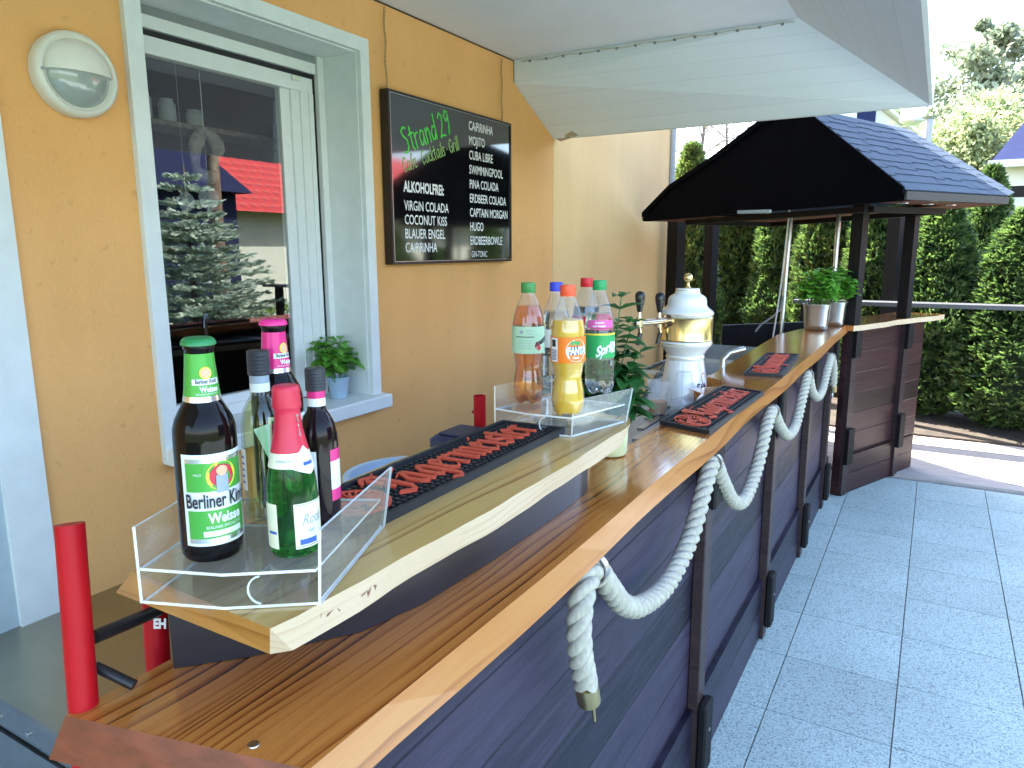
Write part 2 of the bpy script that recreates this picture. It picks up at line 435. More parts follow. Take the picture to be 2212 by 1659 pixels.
M['jar'] = plain("pale_yellow_glass", (0.66, 0.68, 0.36), 0.15, var=.08, coat=.6)
M['brownglass'] = plain("dark_brown_glass", (0.006, 0.004, 0.004), 0.04, var=0.0, spec=0.2)
M['greenglass'] = liquid("green_bottle_glass", (0.07, 0.40, 0.10), 1.25, 0.0, 0.93)
M['clearglass'] = thin("pale_green_bottle_glass", (0.88, 0.95, 0.86), f0=0.06, rough=0.0)
M['whitewine'] = thin("white_wine", (0.95, 0.93, 0.72), f0=0.03)
M['redwine'] = plain("red_wine_in_dark_glass", (0.010, 0.004, 0.006), 0.04, spec=0.22)
M['icetea'] = thin("amber_drink", (0.96, 0.60, 0.19), f0=0.04)
M['cola'] = plain("dark_cola", (0.012, 0.005, 0.004), 0.08, coat=0.6)
M['orangeade'] = plain("yellow_orange_drink", (0.72, 0.42, 0.012), 0.15, var=0.05, coat=0.6)
M['water'] = liquid("clear_water", (0.95, 0.97, 0.98), 1.2)
M['beer'] = plain("amber_beer", (0.62, 0.24, 0.018), 0.12, var=.1, coat=.5)
for nm, c, r_, me in (("cap_green", (0.02, 0.22, 0.06), 0.35, 0), ("cap_pink", (0.72, 0.02, 0.22), 0.35, 0), ("cap_dark", (0.022, 0.025, 0.035), 0.4, 0),
                  ("cap_grassgreen", (0.05, 0.25, 0.06), 0.4, 0), ("cap_blue", (0.025, 0.045, 0.55), 0.4, 0), ("cap_red", (0.62, 0.01, 0.02), 0.4, 0), ("cap_orange", (0.85, 0.10, 0.03), 0.4, 0), ("cap_emerald", (0.012, 0.30, 0.09), 0.4, 0),
                  ("lab_green", (0.07, 0.36, 0.05), 0.3, 0.1), ("lab_pink", (0.68, 0.02, 0.20), 0.3, 0.1), ("lab_white", (0.72, 0.75, 0.78), 0.5, 0), ("lab_cream", (0.78, 0.76, 0.58), 0.5, 0), ("lab_silver", (0.75, 0.75, 0.72), 0.22, 0.9),
                  ("lab_red", (0.60, 0.02, 0.055), 0.4, 0), ("lab_crimson", (0.42, 0.006, 0.05), 0.4, 0), ("lab_orange", (0.85, 0.20, 0.012), 0.4, 0), ("lab_mint", (0.44, 0.66, 0.46), 0.45, 0), ("lab_emerald", (0.012, 0.34, 0.09), 0.4, 0),
                  ("lab_yellow", (0.80, 0.66, 0.06), 0.4, 0), ("lab_navy", (0.02, 0.03, 0.16), 0.4, 0), ("lab_blue", (0.03, 0.10, 0.45), 0.4, 0), ("lab_greyblue", (0.30, 0.36, 0.44), 0.4, 0), ("ink", (0.012, 0.012, 0.016), 0.5, 0), ("lab_magenta", (0.70, 0.10, 0.38), 0.4, 0), ("skin", (0.70, 0.42, 0.26), 0.5, 0)):
    M[nm] = plain(nm, c, r_, me, var=0.04)


# ------------------------------------------------------------------ mesh building
class MB:
    def __init__(s): s.v, s.f, s.m = [], [], []
    def add(s, verts, faces, mi=0):
        o = len(s.v)
        s.v += [tuple(float(q) for q in p) for p in verts]
        s.f += [tuple(i + o for i in f) for f in faces]
        s.m += [mi] * len(faces) if isinstance(mi, int) else list(mi)
        return s
    def box(s, a, b, mi=0, bev=0.0):
        x0, x1 = sorted((a[0], b[0])); y0, y1 = sorted((a[1], b[1])); z0, z1 = sorted((a[2], b[2]))
        if bev:
            e = bev
            P = []
            for z, i in ((z0, e), (z0 + e, 0), (z1 - e, 0), (z1, e)):
                q = e
                P.append([(x0 + i, y0 + i + q, z), (x0 + i + q, y0 + i, z), (x1 - i - q, y0 + i, z), (x1 - i, y0 + i + q, z), (x1 - i, y1 - i - q, z), (x1 - i - q, y1 - i, z), (x0 + i + q, y1 - i, z), (x0 + i, y1 - i - q, z)])
            vs = sum(P, [])
            fs = [tuple(range(7, -1, -1)), tuple(range(24, 32))]
            for r in range(3):
                for k in range(8): fs.append((r * 8 + k, r * 8 + (k + 1) % 8, r * 8 + 8 + (k + 1) % 8, r * 8 + 8 + k))
            return s.add(vs, fs, mi)
        v = [(x0, y0, z0), (x1, y0, z0), (x1, y1, z0), (x0, y1, z0), (x0, y0, z1), (x1, y0, z1), (x1, y1, z1), (x0, y1, z1)]
        return s.add(v, [(0, 3, 2, 1), (4, 5, 6, 7), (0, 1, 5, 4), (1, 2, 6, 5), (2, 3, 7, 6), (3, 0, 4, 7)], mi)
    def prism(s, poly, vec, mi=0, mside=None):
        n = len(poly)
        a = [np.array(p, float) for p in poly]
        b = [p + np.array(vec, float) for p in a]
        fs = [tuple(range(n - 1, -1, -1)), tuple(range(n, 2 * n))] + [(i, (i + 1) % n, n + (i + 1) % n, n + i) for i in range(n)]
        return s.add(a + b, fs, [mi, mi] + [mside if mside is not None else mi] * n)
    def tube(s, pts, r, n=8, mi=0, cap=True):
        pts = [np.array(p, float) for p in pts]
        rs = r if hasattr(r, '__len__') else [r] * len(pts)
        up = None
        rings = []
        for i, p in enumerate(pts):
            t = pts[min(i + 1, len(pts) - 1)] - pts[max(i - 1, 0)]
            t /= max(np.linalg.norm(t), 1e-9)
            if up is None:
                up = np.array([0, 0, 1.0]) if abs(t[2]) < 0.9 else np.array([1.0, 0, 0])
            a = np.cross(t, up); a /= max(np.linalg.norm(a), 1e-9)
            up = np.cross(a, t)
            rings.append([p + rs[i] * (math.cos(2 * math.pi * k / n) * a + math.sin(2 * math.pi * k / n) * up) for k in range(n)])
        fs = []
        for i in range(len(pts) - 1):
            for k in range(n): fs.append((i * n + k, i * n + (k + 1) % n, (i + 1) * n + (k + 1) % n, (i + 1) * n + k))
        if cap:
            fs.append(tuple(range(n - 1, -1, -1)))
            fs.append(tuple(range((len(pts) - 1) * n, len(pts) * n)))
        return s.add(sum(rings, []), fs, mi)
    def lathe(s, prof, n=32, mi=0, c=(0, 0, 0), cap=True, sq=0.0):
        vs, fs = [], []
        for r, z in prof:
            for k in range(n):
                a = 2 * math.pi * k / n
                q = 1.0
                if sq: q = 1.0 / (abs(math.cos(a)) ** sq + abs(math.sin(a)) ** sq) ** (1.0 / sq)
                vs.append((c[0] + r * q * math.cos(a), c[1] + r * q * math.sin(a), c[2] + z))
        for i in range(len(prof) - 1):
            for k in range(n): fs.append((i * n + k, i * n + (k + 1) % n, (i + 1) * n + (k + 1) % n, (i + 1) * n + k))
        if cap:
            if prof[0][0] > 1e-6: fs.append(tuple(range(n - 1, -1, -1)))
            if prof[-1][0] > 1e-6: fs.append(tuple(range((len(prof) - 1) * n, len(prof) * n)))
        return s.add(vs, fs, mi)
    def patch(s, rad, z0, z1, a0, a1, n=16, mi=0):
        """curved label; rad may be a function of z"""
        fn = rad if callable(rad) else (lambda z: rad)
        zs = np.linspace(z0, z1, 9 if callable(rad) else 2)
        vs, fs = [], []
        for z in zs:
            for k in range(n + 1):
                a = a0 + (a1 - a0) * k / n
                vs.append((fn(z) * math.cos(a), fn(z) * math.sin(a), z))
        for j in range(len(zs) - 1):
            for k in range(n):
                o = j * (n + 1)
                fs.append((o + k, o + k + 1, o + n + 2 + k, o + n + 1 + k))
        return s.add(vs, fs, mi)
    def build(s, name, mats, parent=None, smooth=False, world=True):
        me = bpy.data.meshes.new(name)
        off = np.array(parent.location) if (parent is not None and world and parent.parent is None) else (np.array(parent['base']) if (parent is not None and world and 'base' in parent) else np.zeros(3))
        if parent is not None and world and parent.parent is not None:
            off = np.array(parent.parent.location)
        me.from_pydata([tuple(np.array(p) - off) for p in s.v], [], s.f)
        for m in (mats if isinstance(mats, (list, tuple)) else [mats]): me.materials.append(m)
        for p, i in zip(me.polygons, s.m): p.material_index = i
        me.update()
        if smooth:
            for p in me.polygons: p.use_smooth = True
            try: me.set_sharp_from_angle(angle=R(smooth if smooth is not True else 40))
            except Exception: pass
        o = bpy.data.objects.new(name, me)
        COL.objects.link(o)
        if parent is not None: o.parent = parent
        return o

def thing(name, label, cat, loc=(0, 0, 0), group=None, rz=0.0):
    o = bpy.data.objects.new(name, None)
    COL.objects.link(o)
    o.location = tuple(float(q) for q in loc)
    o.rotation_euler = (0, 0, rz)
    o.empty_display_size = 0.1
    o['label'] = label
    o['category'] = cat
    if group: o['group'] = group
    return o
def tag(o, label, cat, group=None):
    o['label'] = label; o['category'] = cat
    if group: o['group'] = group
    return o
def structure(o): o['kind'] = 'structure'; return o
def children(o): return [c for c in bpy.data.objects if c.parent == o]
def copy_tree(o, parent=None):
    c = o.copy()
    COL.objects.link(c)
    if parent is not None: c.parent = parent
    for ch in children(o): copy_tree(ch, c)
    return c

def text2d(body, size, wide=1.0, bold=0.0, shear=0.0, align='LEFT'):
    cu = bpy.data.curves.new("txt", 'FONT')
    cu.body = body; cu.size = size; cu.offset = bold; cu.shear = shear; cu.align_x = align
    cu.resolution_u = 3
    ob = bpy.data.objects.new("txt", cu)
    COL.objects.link(ob)
    dg = bpy.context.evaluated_depsgraph_get()
    me = bpy.data.meshes.new_from_object(ob.evaluated_get(dg))
    vs = [(v.co.x * wide, v.co.y) for v in me.vertices]
    fs = [tuple(p.vertices) for p in me.polygons]
    bpy.data.objects.remove(ob)
    bpy.data.curves.remove(cu)
    bpy.data.meshes.remove(me)
    return vs, fs

def text_plane(mb, body, size, org, ux, uy, wide=1.0, bold=0.0, shear=0.0, align='LEFT', mi=0):
    vs, fs = text2d(body, size, wide, bold, shear, align)
    org, ux, uy = np.array(org, float), np.array(ux, float), np.array(uy, float)
    mb.add([org + ux * x + uy * y for x, y in vs], fs, mi)

def text_cyl(mb, body, size, rad, z, ang, wide=1.0, bold=0.0, shear=0.0, slope=0.0, align='CENTER', mi=0):
    vs, fs = text2d(body, size, wide, bold, shear, align)
    fn = rad if callable(rad) else (lambda q: rad)
    out = []
    for x, y in vs:
        zz = z + y + slope * x
        r = fn(zz)
        a = ang + x / r
        out.append((r * math.cos(a), r * math.sin(a), zz))
    mb.add(out, fs, mi)

def hull(pts):
    pts = sorted(set((round(float(p[0]), 6), round(float(p[1]), 6)) for p in pts))
    def half(ps):
        h = []
        for p in ps:
            while len(h) >= 2 and (h[-1][0] - h[-2][0]) * (p[1] - h[-2][1]) - (h[-1][1] - h[-2][1]) * (p[0] - h[-2][0]) <= 0: h.pop()
            h.append(p)
        return h
    a, b = half(pts), half(pts[::-1])
    return a[:-1] + b[:-1]

def strokes(mb, lines, nib, org, ux, uy, uz, height, mi=0, eps=0.00006):
    """broad-nib pen strokes as raised letters; nib = list of 2d offsets"""
    org, ux, uy, uz = (np.array(q, float) for q in (org, ux, uy, uz))
    k = 0
    for ln in lines:
        for a, b in zip(ln[:-1], ln[1:]):
            h = hull([(a[0] + n[0], a[1] + n[1]) for n in nib] + [(b[0] + n[0], b[1] + n[1]) for n in nib])
            k += 1
            hh = height + (k % 5) * eps
            mb.prism([org + ux * p[0] + uy * p[1] for p in h], uz * hh, mi)

def sph(mb, c, r, n=12, mi=0, sz=1.0):
    mb.lathe([(max(1e-5, r * math.sin(math.pi * i / n)), -r * sz * math.cos(math.pi * i / n)) for i in range(n + 1)], n * 2, mi, c, cap=False)

# ------------------------------------------------------------------ the ground
WX = -2.15                      # plane of the orange wall
def ground():
    g = MB().add([(-60, -60, -0.03), (60, -60, -0.03), (60, 90, -0.03), (-60, 90, -0.03)], [(0, 1, 2, 3)])
    structure(g.build("ground", M['lawn']))
    b = MB().box((-2.149, -4, -0.028), (6.2, 5.74, -0.012))
    t = MB()
    x0, y0, s, j = -0.394 - 0.4, 0.075, 0.4, 0.0022
    xs = [x0 + s * i for i in range(-3, 17)]
    for i in range(-4, 16):
        for k in range(-10, 15):
            ax, ay = x0 + s * i, y0 + s * k
            if ax < -2.14 or ay + s > 5.75: continue
            t.box((ax + j, ay + j, -0.011), (ax + s - j, ay + s - j, 0.0 + random.uniform(-0.0008, 0.0008)))
    p = t
    o = MB(); o.v, o.f, o.m = p.v + b.v, p.f + [tuple(i + len(p.v) for i in f) for f in b.f], p.m + [1] * len(b.f)
    structure(o.build("patio", [M['tile'], M['joint']]))
    d = MB()
    y = 5.742
    while y < 7.05:
        d.box((-2.2, y, -0.028), (6.0, y + 0.118, 0.012)); y += 0.123
    structure(d.build("deck", M['deck']))
    structure(MB().box((-2.58, 7.06, -0.028), (6.0, 10.2, 0.03)).build("soil", M['soil']))
ground()

# ------------------------------------------------------------------ the house: wall, window, trims, canopy
def house():
    h = thing("house", "orange rendered house wall with white framed window and white boarded canopy", "house", (WX, 2.0, 0))
    w = MB()
    T = 0.36
    y0, y1, z0, z1 = 1.463, 2.432, 0.955, 2.425
    HT = 6.4
    w.box((WX - T, -4, 0), (WX, y0, HT)); w.box((WX - T, y1, 0), (WX, 4.222, HT))
    MB().box((WX - T, 4.226, 0), (WX, 6.5, HT)).build("far_wall", stucco("skylit_stucco", (0.80, 0.50, 0.215), (0.88, 0.57, 0.26)), h)  # paler render colour carries the open skylight on this stretch
    w.box((WX - T, 4.222, 0), (WX - 0.004, 4.226, HT))
    w.box((WX - T, y0, 0), (WX, y1, z0)); w.box((WX - T, y0, z1), (WX, y1, HT))
    w.box((-9, 6.2, 0), (WX - T, 6.5, HT)); w.box((-9, -4, 0), (WX - T, -3.7, HT)); w.box((-9.3, -4, 0), (-9, 6.5, HT))
    w.box((-9, 6.501, 0), (-2.6, 7.45, HT))  # unseen set-back block, added for its shadow edge on the deck
    w.build("wall", M['stucco'], h)
    rf = MB().prism([(-9.6, -4.5, HT), (-1.75, -4.5, HT), (-5.6, -4.5, HT + 1.6)], (0, 12.1, 0))
    rf.build("roof", M['redroof'], h)
    rm = MB().box((-5.2, 0.2, 0.0), (-5.1, 4.5, 2.7)).box((-5.1, 0.2, 0), (WX - T, 4.5, 0.02)).box((-5.1, 0.2, 2.66), (WX - T, 4.5, 2.7)).box((-5.1, 0.1, 0), (WX - T, 0.2, 2.7)).box((-5.1, 4.5, 0), (WX - T, 4.6, 2.7))
    rm.build("room_lining", M['room'], h)
    # window surround
    s = MB()
    tw, px = 0.054, WX + 0.022
    s.box((WX + 0.0005, y0 - tw, z0 - 0.02), (px, y0, z1 + tw)); s.box((WX + 0.0005, y1, z0 - 0.02), (px, y1 + tw, z1 + tw)); s.box((WX + 0.0005, y0, z1), (px, y1, z1 + tw))
    s.box((WX - 0.2, y1 - 0.006, z0 + 0.03), (WX + 0.0005, y1 - 0.0005, z1 - 0.001)); s.box((WX - 0.2, y0 + 0.0005, z0 + 0.03), (WX + 0.0005, y0 + 0.006, z1 - 0.001))
    s.box((WX - 0.2, y0 + 0.006, z1 - 0.006), (WX + 0.0005, y1 - 0.006, z1 - 0.0005))
    s.build("window_surround", M['trim'], h)
    MB().box((WX - 0.2, y0 - 0.05, 0.925), (WX + 0.075, y1 + 0.07, 0.985), bev=0.005).build("window_sill", M['stonework'], h)
    # frame: shutter slats, bottom bar, sash
    fx = WX - 0.19
    fr = MB()
    yr = y1 - 0.007
    fr.box((fx - 0.05, yr - 0.035, 0.986), (fx + 0.012, yr, 2.418))                 # shutter rail
    fr.box((fx - 0.05, y0 + 0.007, 2.347), (fx + 0.004, yr - 0.040, 2.388))          # shutter end bar
    fr.box((fx - 0.05, y0 + 0.007, 2.268), (fx - 0.004, yr - 0.055, 2.325))          # sash top
    for a, b, d in ((2.205, 2.255, -0.022), (2.255, 2.30, -0.012), (2.30, 2.345, -0.005), (2.345, 2.37, -0.002)):
        fr.box((fx - 0.05, a + 0.001, 0.986), (fx + d, b, 2.2675))
    fr.box((fx - 0.05, y0 + 0.007, 0.986), (fx - 0.006, 2.2045, 1.03)); fr.box((fx - 0.05, y0 + 0.007, 1.0305), (fx - 0.018, 2.2045, 1.065))
    fr.box((fx - 0.05, y0 + 0.007, 1.066), (fx - 0.01, y0 + 0.06, 2.2675))
    f = fr.build("window_frame", M['upvc'], h)
    MB().box((fx - 0.045, y0 + 0.0075, 2.3255), (fx - 0.012, yr - 0.041, 2.3465)).box((fx - 0.045, yr - 0.040, 0.99), (fx - 0.01, yr - 0.0355, 2.41)).box((fx - 0.045, 2.3705, 0.99), (fx - 0.012, 2.384, 2.3)).build("seal", M['blackgap'], f)
    sl = MB()
    z = 2.389
    while z < 2.417: sl.box((fx - 0.03, y0 + 0.0075, z), (fx + 0.0, yr - 0.041, z + 0.0085)); z += 0.009
    sl.build("roller_shutter", M['shutter'], f)
    MB().add([(fx - 0.03, y0 + 0.055, 1.06), (fx - 0.03, 2.21, 1.06), (fx - 0.03, 2.21, 2.272), (fx - 0.03, y0 + 0.055, 2.272)], [(0, 1, 2, 3)]).build("pane", M['glass'], f)
    lk = MB().tube([(fx - 0.002, 2.262, 2.312), (fx + 0.006, 2.262, 2.312)], 0.011, 10).box((fx - 0.003, 2.275, 2.304), (fx + 0.004, 2.30, 2.32))
    lk.build("catch", M['lampw'], f)
    # door surround at the left
    d = MB().box((WX + 0.0005, 0.93, 0), (WX + 0.02, 1.04, 2.35)).box((WX + 0.0005, -0.1, 2.35), (WX + 0.02, 1.04, 2.46))
    d.build("door_surround", M['trim'], h)
    MB().box((WX + 0.0005, -0.1, 0), (WX + 0.006, 0.93, 2.349)).build("door", plain("grey_blue_door", (0.42, 0.50, 0.54), 0.4, var=0.05), h)
    # grey rain pipe on the far corner
    pp = MB().tube([(WX + 0.012, 6.535, 0.0), (WX + 0.012, 6.535, 2.9)], 0.032, 12)
    pp.build("rain_pipe", plain("grey_pipe", (0.36, 0.35, 0.32), 0.4), h)
    # canopy
    c = MB()
    zc = 2.659
    c.add([(WX + 0.001, -3.5, zc), (-0.656, -3.5, zc), (-0.656, 3.75, zc), (WX + 0.001, 3.733, zc)], [(0, 3, 2, 1)])
    c.build("canopy_ceiling", M['ceil'], h)
    P0, P1, P2, P3, P4 = (WX + 0.001, 3.733, zc - 0.0005), (WX + 0.001, 3.733, 2.537), (WX + 0.001, 4.222, 2.299), (-0.106, 4.222, 2.303), (-0.656, 3.75, zc - 0.0005)
    MB().add([P0, P1, P2, P3, P4], [(0, 1, 4), (1, 2, 3, 4)]).build("canopy_skirt", M['soffit'], h)
    MB().add([(-0.656, 3.75, zc - 0.0005), (-0.106, 4.222, 2.303), (-0.115, -3.5, 2.303), (-0.656, -3.5, zc - 0.0005)], [(0, 3, 2, 1)]).build("canopy_skirt", M['soffit'], h)
    fa = MB()
    fa.add([(WX + 0.001, 4.222, 2.299), (-0.106, 4.222, 2.303), (-0.115, -3.5, 2.303), (-0.092, -3.5, 2.303), (-0.092, 4.262, 2.303), (WX + 0.001, 4.262, 2.299)], [(0, 1, 4, 5), (1, 2, 3, 4)])
    fa.add([(-0.092, -3.5, 2.303), (-0.092, 4.262, 2.303), (-0.092, 4.262, 2.95), (-0.092, -3.5, 2.95), (WX + 0.001, 4.262, 2.299), (WX + 0.001, 4.262, 2.95), (WX + 0.001, -3.5, 2.95)], [(0, 1, 2, 3), (1, 4, 5, 2), (3, 2, 5, 6)])
    fa.build("canopy_fascia", M['trim'], h)
    v = onx(1197, 293, WX + 0.001)
    vt = MB().add([(WX + 0.012, 4.232, 2.30), (WX + 0.16, 4.16, 2.325), (WX + 0.185, 4.20, 2.302), (WX + 0.03, 4.265, 2.285)], [(0, 1, 2, 3)])
    vt.build("corner_plate", plain("dirty_plate", (0.45, 0.40, 0.30), 0.6, var=0.3, scale=30), h)
    MB().box((WX + 0.0003, 3.728, 2.54), (WX + 0.002, 3.732, 2.657)).box((WX + 0.0003, -2, 2.651), (WX + 0.003, 3.728, 2.657)).build("canopy_joint", plain("dark_gap", (0.05, 0.035, 0.02), 0.9), h)
house()

# string of small lamps under the canopy edge
def string_light():
    mb = MB()
    a, b = np.array([WX + 0.06, 3.715, 2.640]), np.array([-0.67, 3.735, 2.640])
    pts = [a + (b - a) * i / 24 + np.array([0, 0, 0.004 * math.sin(i * 1.7)]) for i in range(25)]
    o = mb.tube(pts, 0.0035, 6).build("string_light", plain("grey_cable", (0.6, 0.58, 0.52), 0.5))
    tag(o, "thin dotted light strip fixed along the upper edge of the white canopy skirt", "light strip")
    for i in range(14):
        p = a + (b - a) * (i + 0.5) / 14
        MB().box(p - np.array([0.007, 0.005, 0.008]), p + np.array([0.007, 0.005, 0.004]), bev=0.0015).build("bulb", M['steel_edge'], o, world=False)
string_light()

# ------------------------------------------------------------------ wall lamp
def wall_lamp():
    c = np.array([WX, 1.243, 2.102])
    t = thing("wall_lamp", "round white bulkhead lamp with half hood on the orange wall left of the window", "wall lamp", c)
    def disc(prof, name, mat, half=None, smooth=40, n=48):
        mb = MB()
        vs, fs = [], []
        ks = range(n) if half is None else range(n // 2 + 1)
        for r, x in prof:
            for k in ks:
                a = 2 * math.pi * k / n + (math.pi if half == 'low' else 0)
                vs.append((c[0] + x, c[1] + r * math.cos(a), c[2] + r * math.sin(a)))
        m_ = len(list(ks))
        for i in range(len(prof) - 1):
            for k in range(n if half is None else n // 2):
                k2 = (k + 1) % m_ if half is None else k + 1
                fs.append((i * m_ + k, i * m_ + k2, (i + 1) * m_ + k2, (i + 1) * m_ + k))
        if prof[-1][0] > 1e-3 and half is None: fs.append(tuple(range((len(prof) - 1) * m_, len(prof) * m_)))
        if half: fs.append(tuple([i * m_ for i in range(len(prof))] + [i * m_ + m_ - 1 for i in range(len(prof) - 1, -1, -1)]))
        mb.add(vs, fs)
        return mb.build(name, mat, t, smooth=smooth)
    disc([(0.112, 0.0005), (0.114, 0.03), (0.110, 0.046), (0.102, 0.052), (0.094, 0.046), (0.09, 0.04)], "base_ring", M['lampw'])
    disc([(0.092, 0.040), (0.085, 0.062), (0.062, 0.082), (0.03, 0.092), (0.0005, 0.094)], "hood", M['lampw'], 'up')
    disc([(0.088, 0.040), (0.080, 0.054), (0.055, 0.070), (0.025, 0.078), (0.0005, 0.080)], "lens", M['lens'], 'low')
    MB().tube([c + np.array([0.05, -0.101, -0.004]), c + np.array([0.0545, -0.101, -0.004])], 0.005, 10).build("screw", M['steel'], t)
wall_lamp()

# ------------------------------------------------------------------ menu board
HW = {  # hand-written strokes, x-height 1
 'S': ([[(.55, 1.5), (.3, 1.62), (.05, 1.4), (.15, 1.1), (.5, .75), (.5, .3), (.25, .0), (-.05, .1)]], .75),
 't': ([[(.2, 1.5), (.2, .2), (.35, .0)], [(-.02, 1.0), (.42, 1.08)]], .55), 'r': ([[(.05, 1.0), (.1, .0)], [(.1, .7), (.25, .95), (.45, .95)]], .55),
 'a': ([[(.5, .9), (.25, 1.0), (.03, .6), (.1, .1), (.3, .05), (.5, .5), (.52, .9), (.52, .2), (.62, .0)]], .75),
 'n': ([[(.05, 1.0), (.08, .0)], [(.08, .7), (.3, 1.0), (.45, .8), (.48, .0)]], .68), 'd': ([[(.5, .85), (.25, .95), (.03, .55), (.12, .08), (.35, .08), (.52, .5)], [(.56, 1.7), (.54, .05)]], .78),
 '2': ([[(.02, 1.3), (.25, 1.6), (.5, 1.35), (.4, .8), (.0, .02), (.3, .1), (.6, .0)]], .75), '9': ([[(.5, 1.35), (.25, 1.6), (.03, 1.25), (.2, .9), (.48, 1.15), (.52, 1.5), (.45, .5), (.3, .0)]], .7),
 'C': ([[(.6, 1.3), (.4, 1.55), (.1, 1.2), (.02, .5), (.25, .0), (.6, .25)]], .72), 'f': ([[(.45, 1.5), (.28, 1.6), (.2, 1.2), (.2, .0)], [(.0, .85), (.42, .9)]], .5),
 'e': ([[(.05, .5), (.45, .65), (.35, 1.0), (.12, .9), (.03, .4), (.2, .02), (.5, .15)]], .6), 'o': ([[(.25, 1.0), (.03, .6), (.15, .05), (.42, .15), (.48, .65), (.25, 1.0)]], .6),
 'c': ([[(.45, .85), (.25, 1.0), (.04, .6), (.12, .1), (.45, .15)]], .55), 'k': ([[(.06, 1.6), (.06, .0)], [(.42, 1.0), (.1, .5), (.45, .0)]], .55), 'i': ([[(.1, .95), (.1, .0)], [(.1, 1.3), (.12, 1.36)]], .28),
 'l': ([[(.08, 1.65), (.1, .0)]], .26), 's': ([[(.4, .85), (.2, 1.0), (.05, .75), (.35, .4), (.3, .05), (.02, .08)]], .5), 'G': ([[(.6, 1.3), (.35, 1.55), (.05, 1.1), (.05, .4), (.3, .0), (.6, .25), (.6, .7), (.35, .7)]], .78),
 '.': ([[(.12, .55), (.16, .6)]], .4), ' ': ([], .28)}
def handwrite(mb, s, size, org, ux, uy, uz, pen):
    x = 0
    nib = [(pen * math.cos(a), pen * math.sin(a)) for a in [k * math.pi / 3 for k in range(6)]]
    for ch in s:
        ls, adv = HW[ch]
        strokes(mb, [[((x + p[0]) * size, p[1] * size) for p in l] for l in ls], nib, org, ux, uy, uz, 0.0006, eps=0.00003)
        x += adv
def menu_board():
    X = WX + 0.05
    A, B = onx(840, 197, X), onx(1110, 565, X)
    yl, yr, zb, zt = 2.565, 3.615, 1.556, 2.300
    t = thing("menu_board", "glossy black cocktail menu board hanging by two chains on the orange wall", "menu board", (X, (yl + yr) / 2, zb))
    MB().box((WX + 0.004, yl + 0.012, zb + 0.012), (X - 0.004, yr - 0.012, zt - 0.012)).build("panel", M['board'], t)
    f = MB()
    e = 0.014
    for a, b in (((WX + 0.006, yl, zb), (X, yl + e, zt)), ((WX + 0.006, yr - e, zb), (X, yr, zt)), ((WX + 0.006, yl + e, zb), (X, yr - e, zb + e)), ((WX + 0.006, yl + e, zt - e), (X, yr - e, zt))): f.box(a, b)
    fo = f.build("frame", M['boardframe'], t)
    MB().box((X, yl + e, zb + e - .003), (X + 0.0012, yr - e, zb + e)).box((X, yl + e - .003, zb + e), (X + 0.0012, yl + e, zt - e)).box((X, yl + e, zt - e), (X + 0.0012, yr - e, zt - e + .003)).build("inner_edge", M['alu'], fo, world=True)
    sx = X - 0.0035
    W_, H_ = yr - yl, zt - zb
    U, V = (0, 1, 0), (0, 0, 1)
    def line(s, u, v, size, wide=0.62, bold=0.0):
        mb = MB()
        text_plane(mb, s, size, (sx, yl + u * W_, zb + v * H_), U, V, wide, bold)
        mb.build("menu_line", M['white'], t)
    rows = ["CAiPiRiNHA", "MOJiTO", "CUBA LiBRE", "SWiMMiNGPOOL", "PiNA COLADA", "ERDBEER COLADA", "CAPTAiN MORGAN", "HUGO", "ERDBEERBOWLE"]
    for i, s in enumerate(rows): line(s, 0.60, 0.885 - i * 0.0955, 0.062, 0.70, 0.0006)
    line("GiN-TONiC", 0.61, 0.035, 0.045, 0.66)
    line("ALKOHOLFREI:", 0.09, 0.435, 0.066, 0.70, 0.0022)
    for i, s in enumerate(["VIRGIN COLADA", "COCONUT KiSS", "BLAUER ENGEL", "CAiPiRiNHA"]): line(s.replace("VIRGIN", "ViRGiN"), 0.09, 0.325 - i * 0.084, 0.062, 0.74, 0.0006)
    g = MB()
    an = R(20.5)
    u1, v1 = np.array([0, math.cos(an), math.sin(an)]), np.array([0, -math.sin(an), math.cos(an)])
    handwrite(g, "Strand 29", 0.068, (sx, yl + 0.11 * W_, zb + 0.655 * H_), u1, v1, (1, 0, 0), 0.0046)
    g.build("handwriting", M['green_chalk'], t)
    g = MB()
    an = R(18.5)
    u1, v1 = np.array([0, math.cos(an), math.sin(an)]), np.array([0, -math.sin(an), math.cos(an)])
    handwrite(g, "Cafe . Cocktails . Grill", 0.041, (sx, yl + 0.10 * W_, zb + 0.545 * H_), u1, v1, (1, 0, 0), 0.0026)
    g.build("handwriting", M['olive_chalk'], t)
    for yy in (yl + 0.03, yr - 0.05):
        c = MB()
        z = zt
        k = 0
        while z < 2.63:
            n = 8
            pts = []
            for q in range(n + 1):
                a = 2 * math.pi * q / n
                o_ = 0.0045 * math.cos(a)
                pts.append((WX + 0.02 + (o_ if k % 2 else 0), yy + (0 if k % 2 else o_) + 0.004 * math.sin(k * .7), z + 0.010 + 0.0105 * math.sin(a)))
            c.tube(pts, 0.0014, 5, cap=False)
            z += 0.0165; k += 1
        c.build("chain", M['chain'], t)
menu_board()

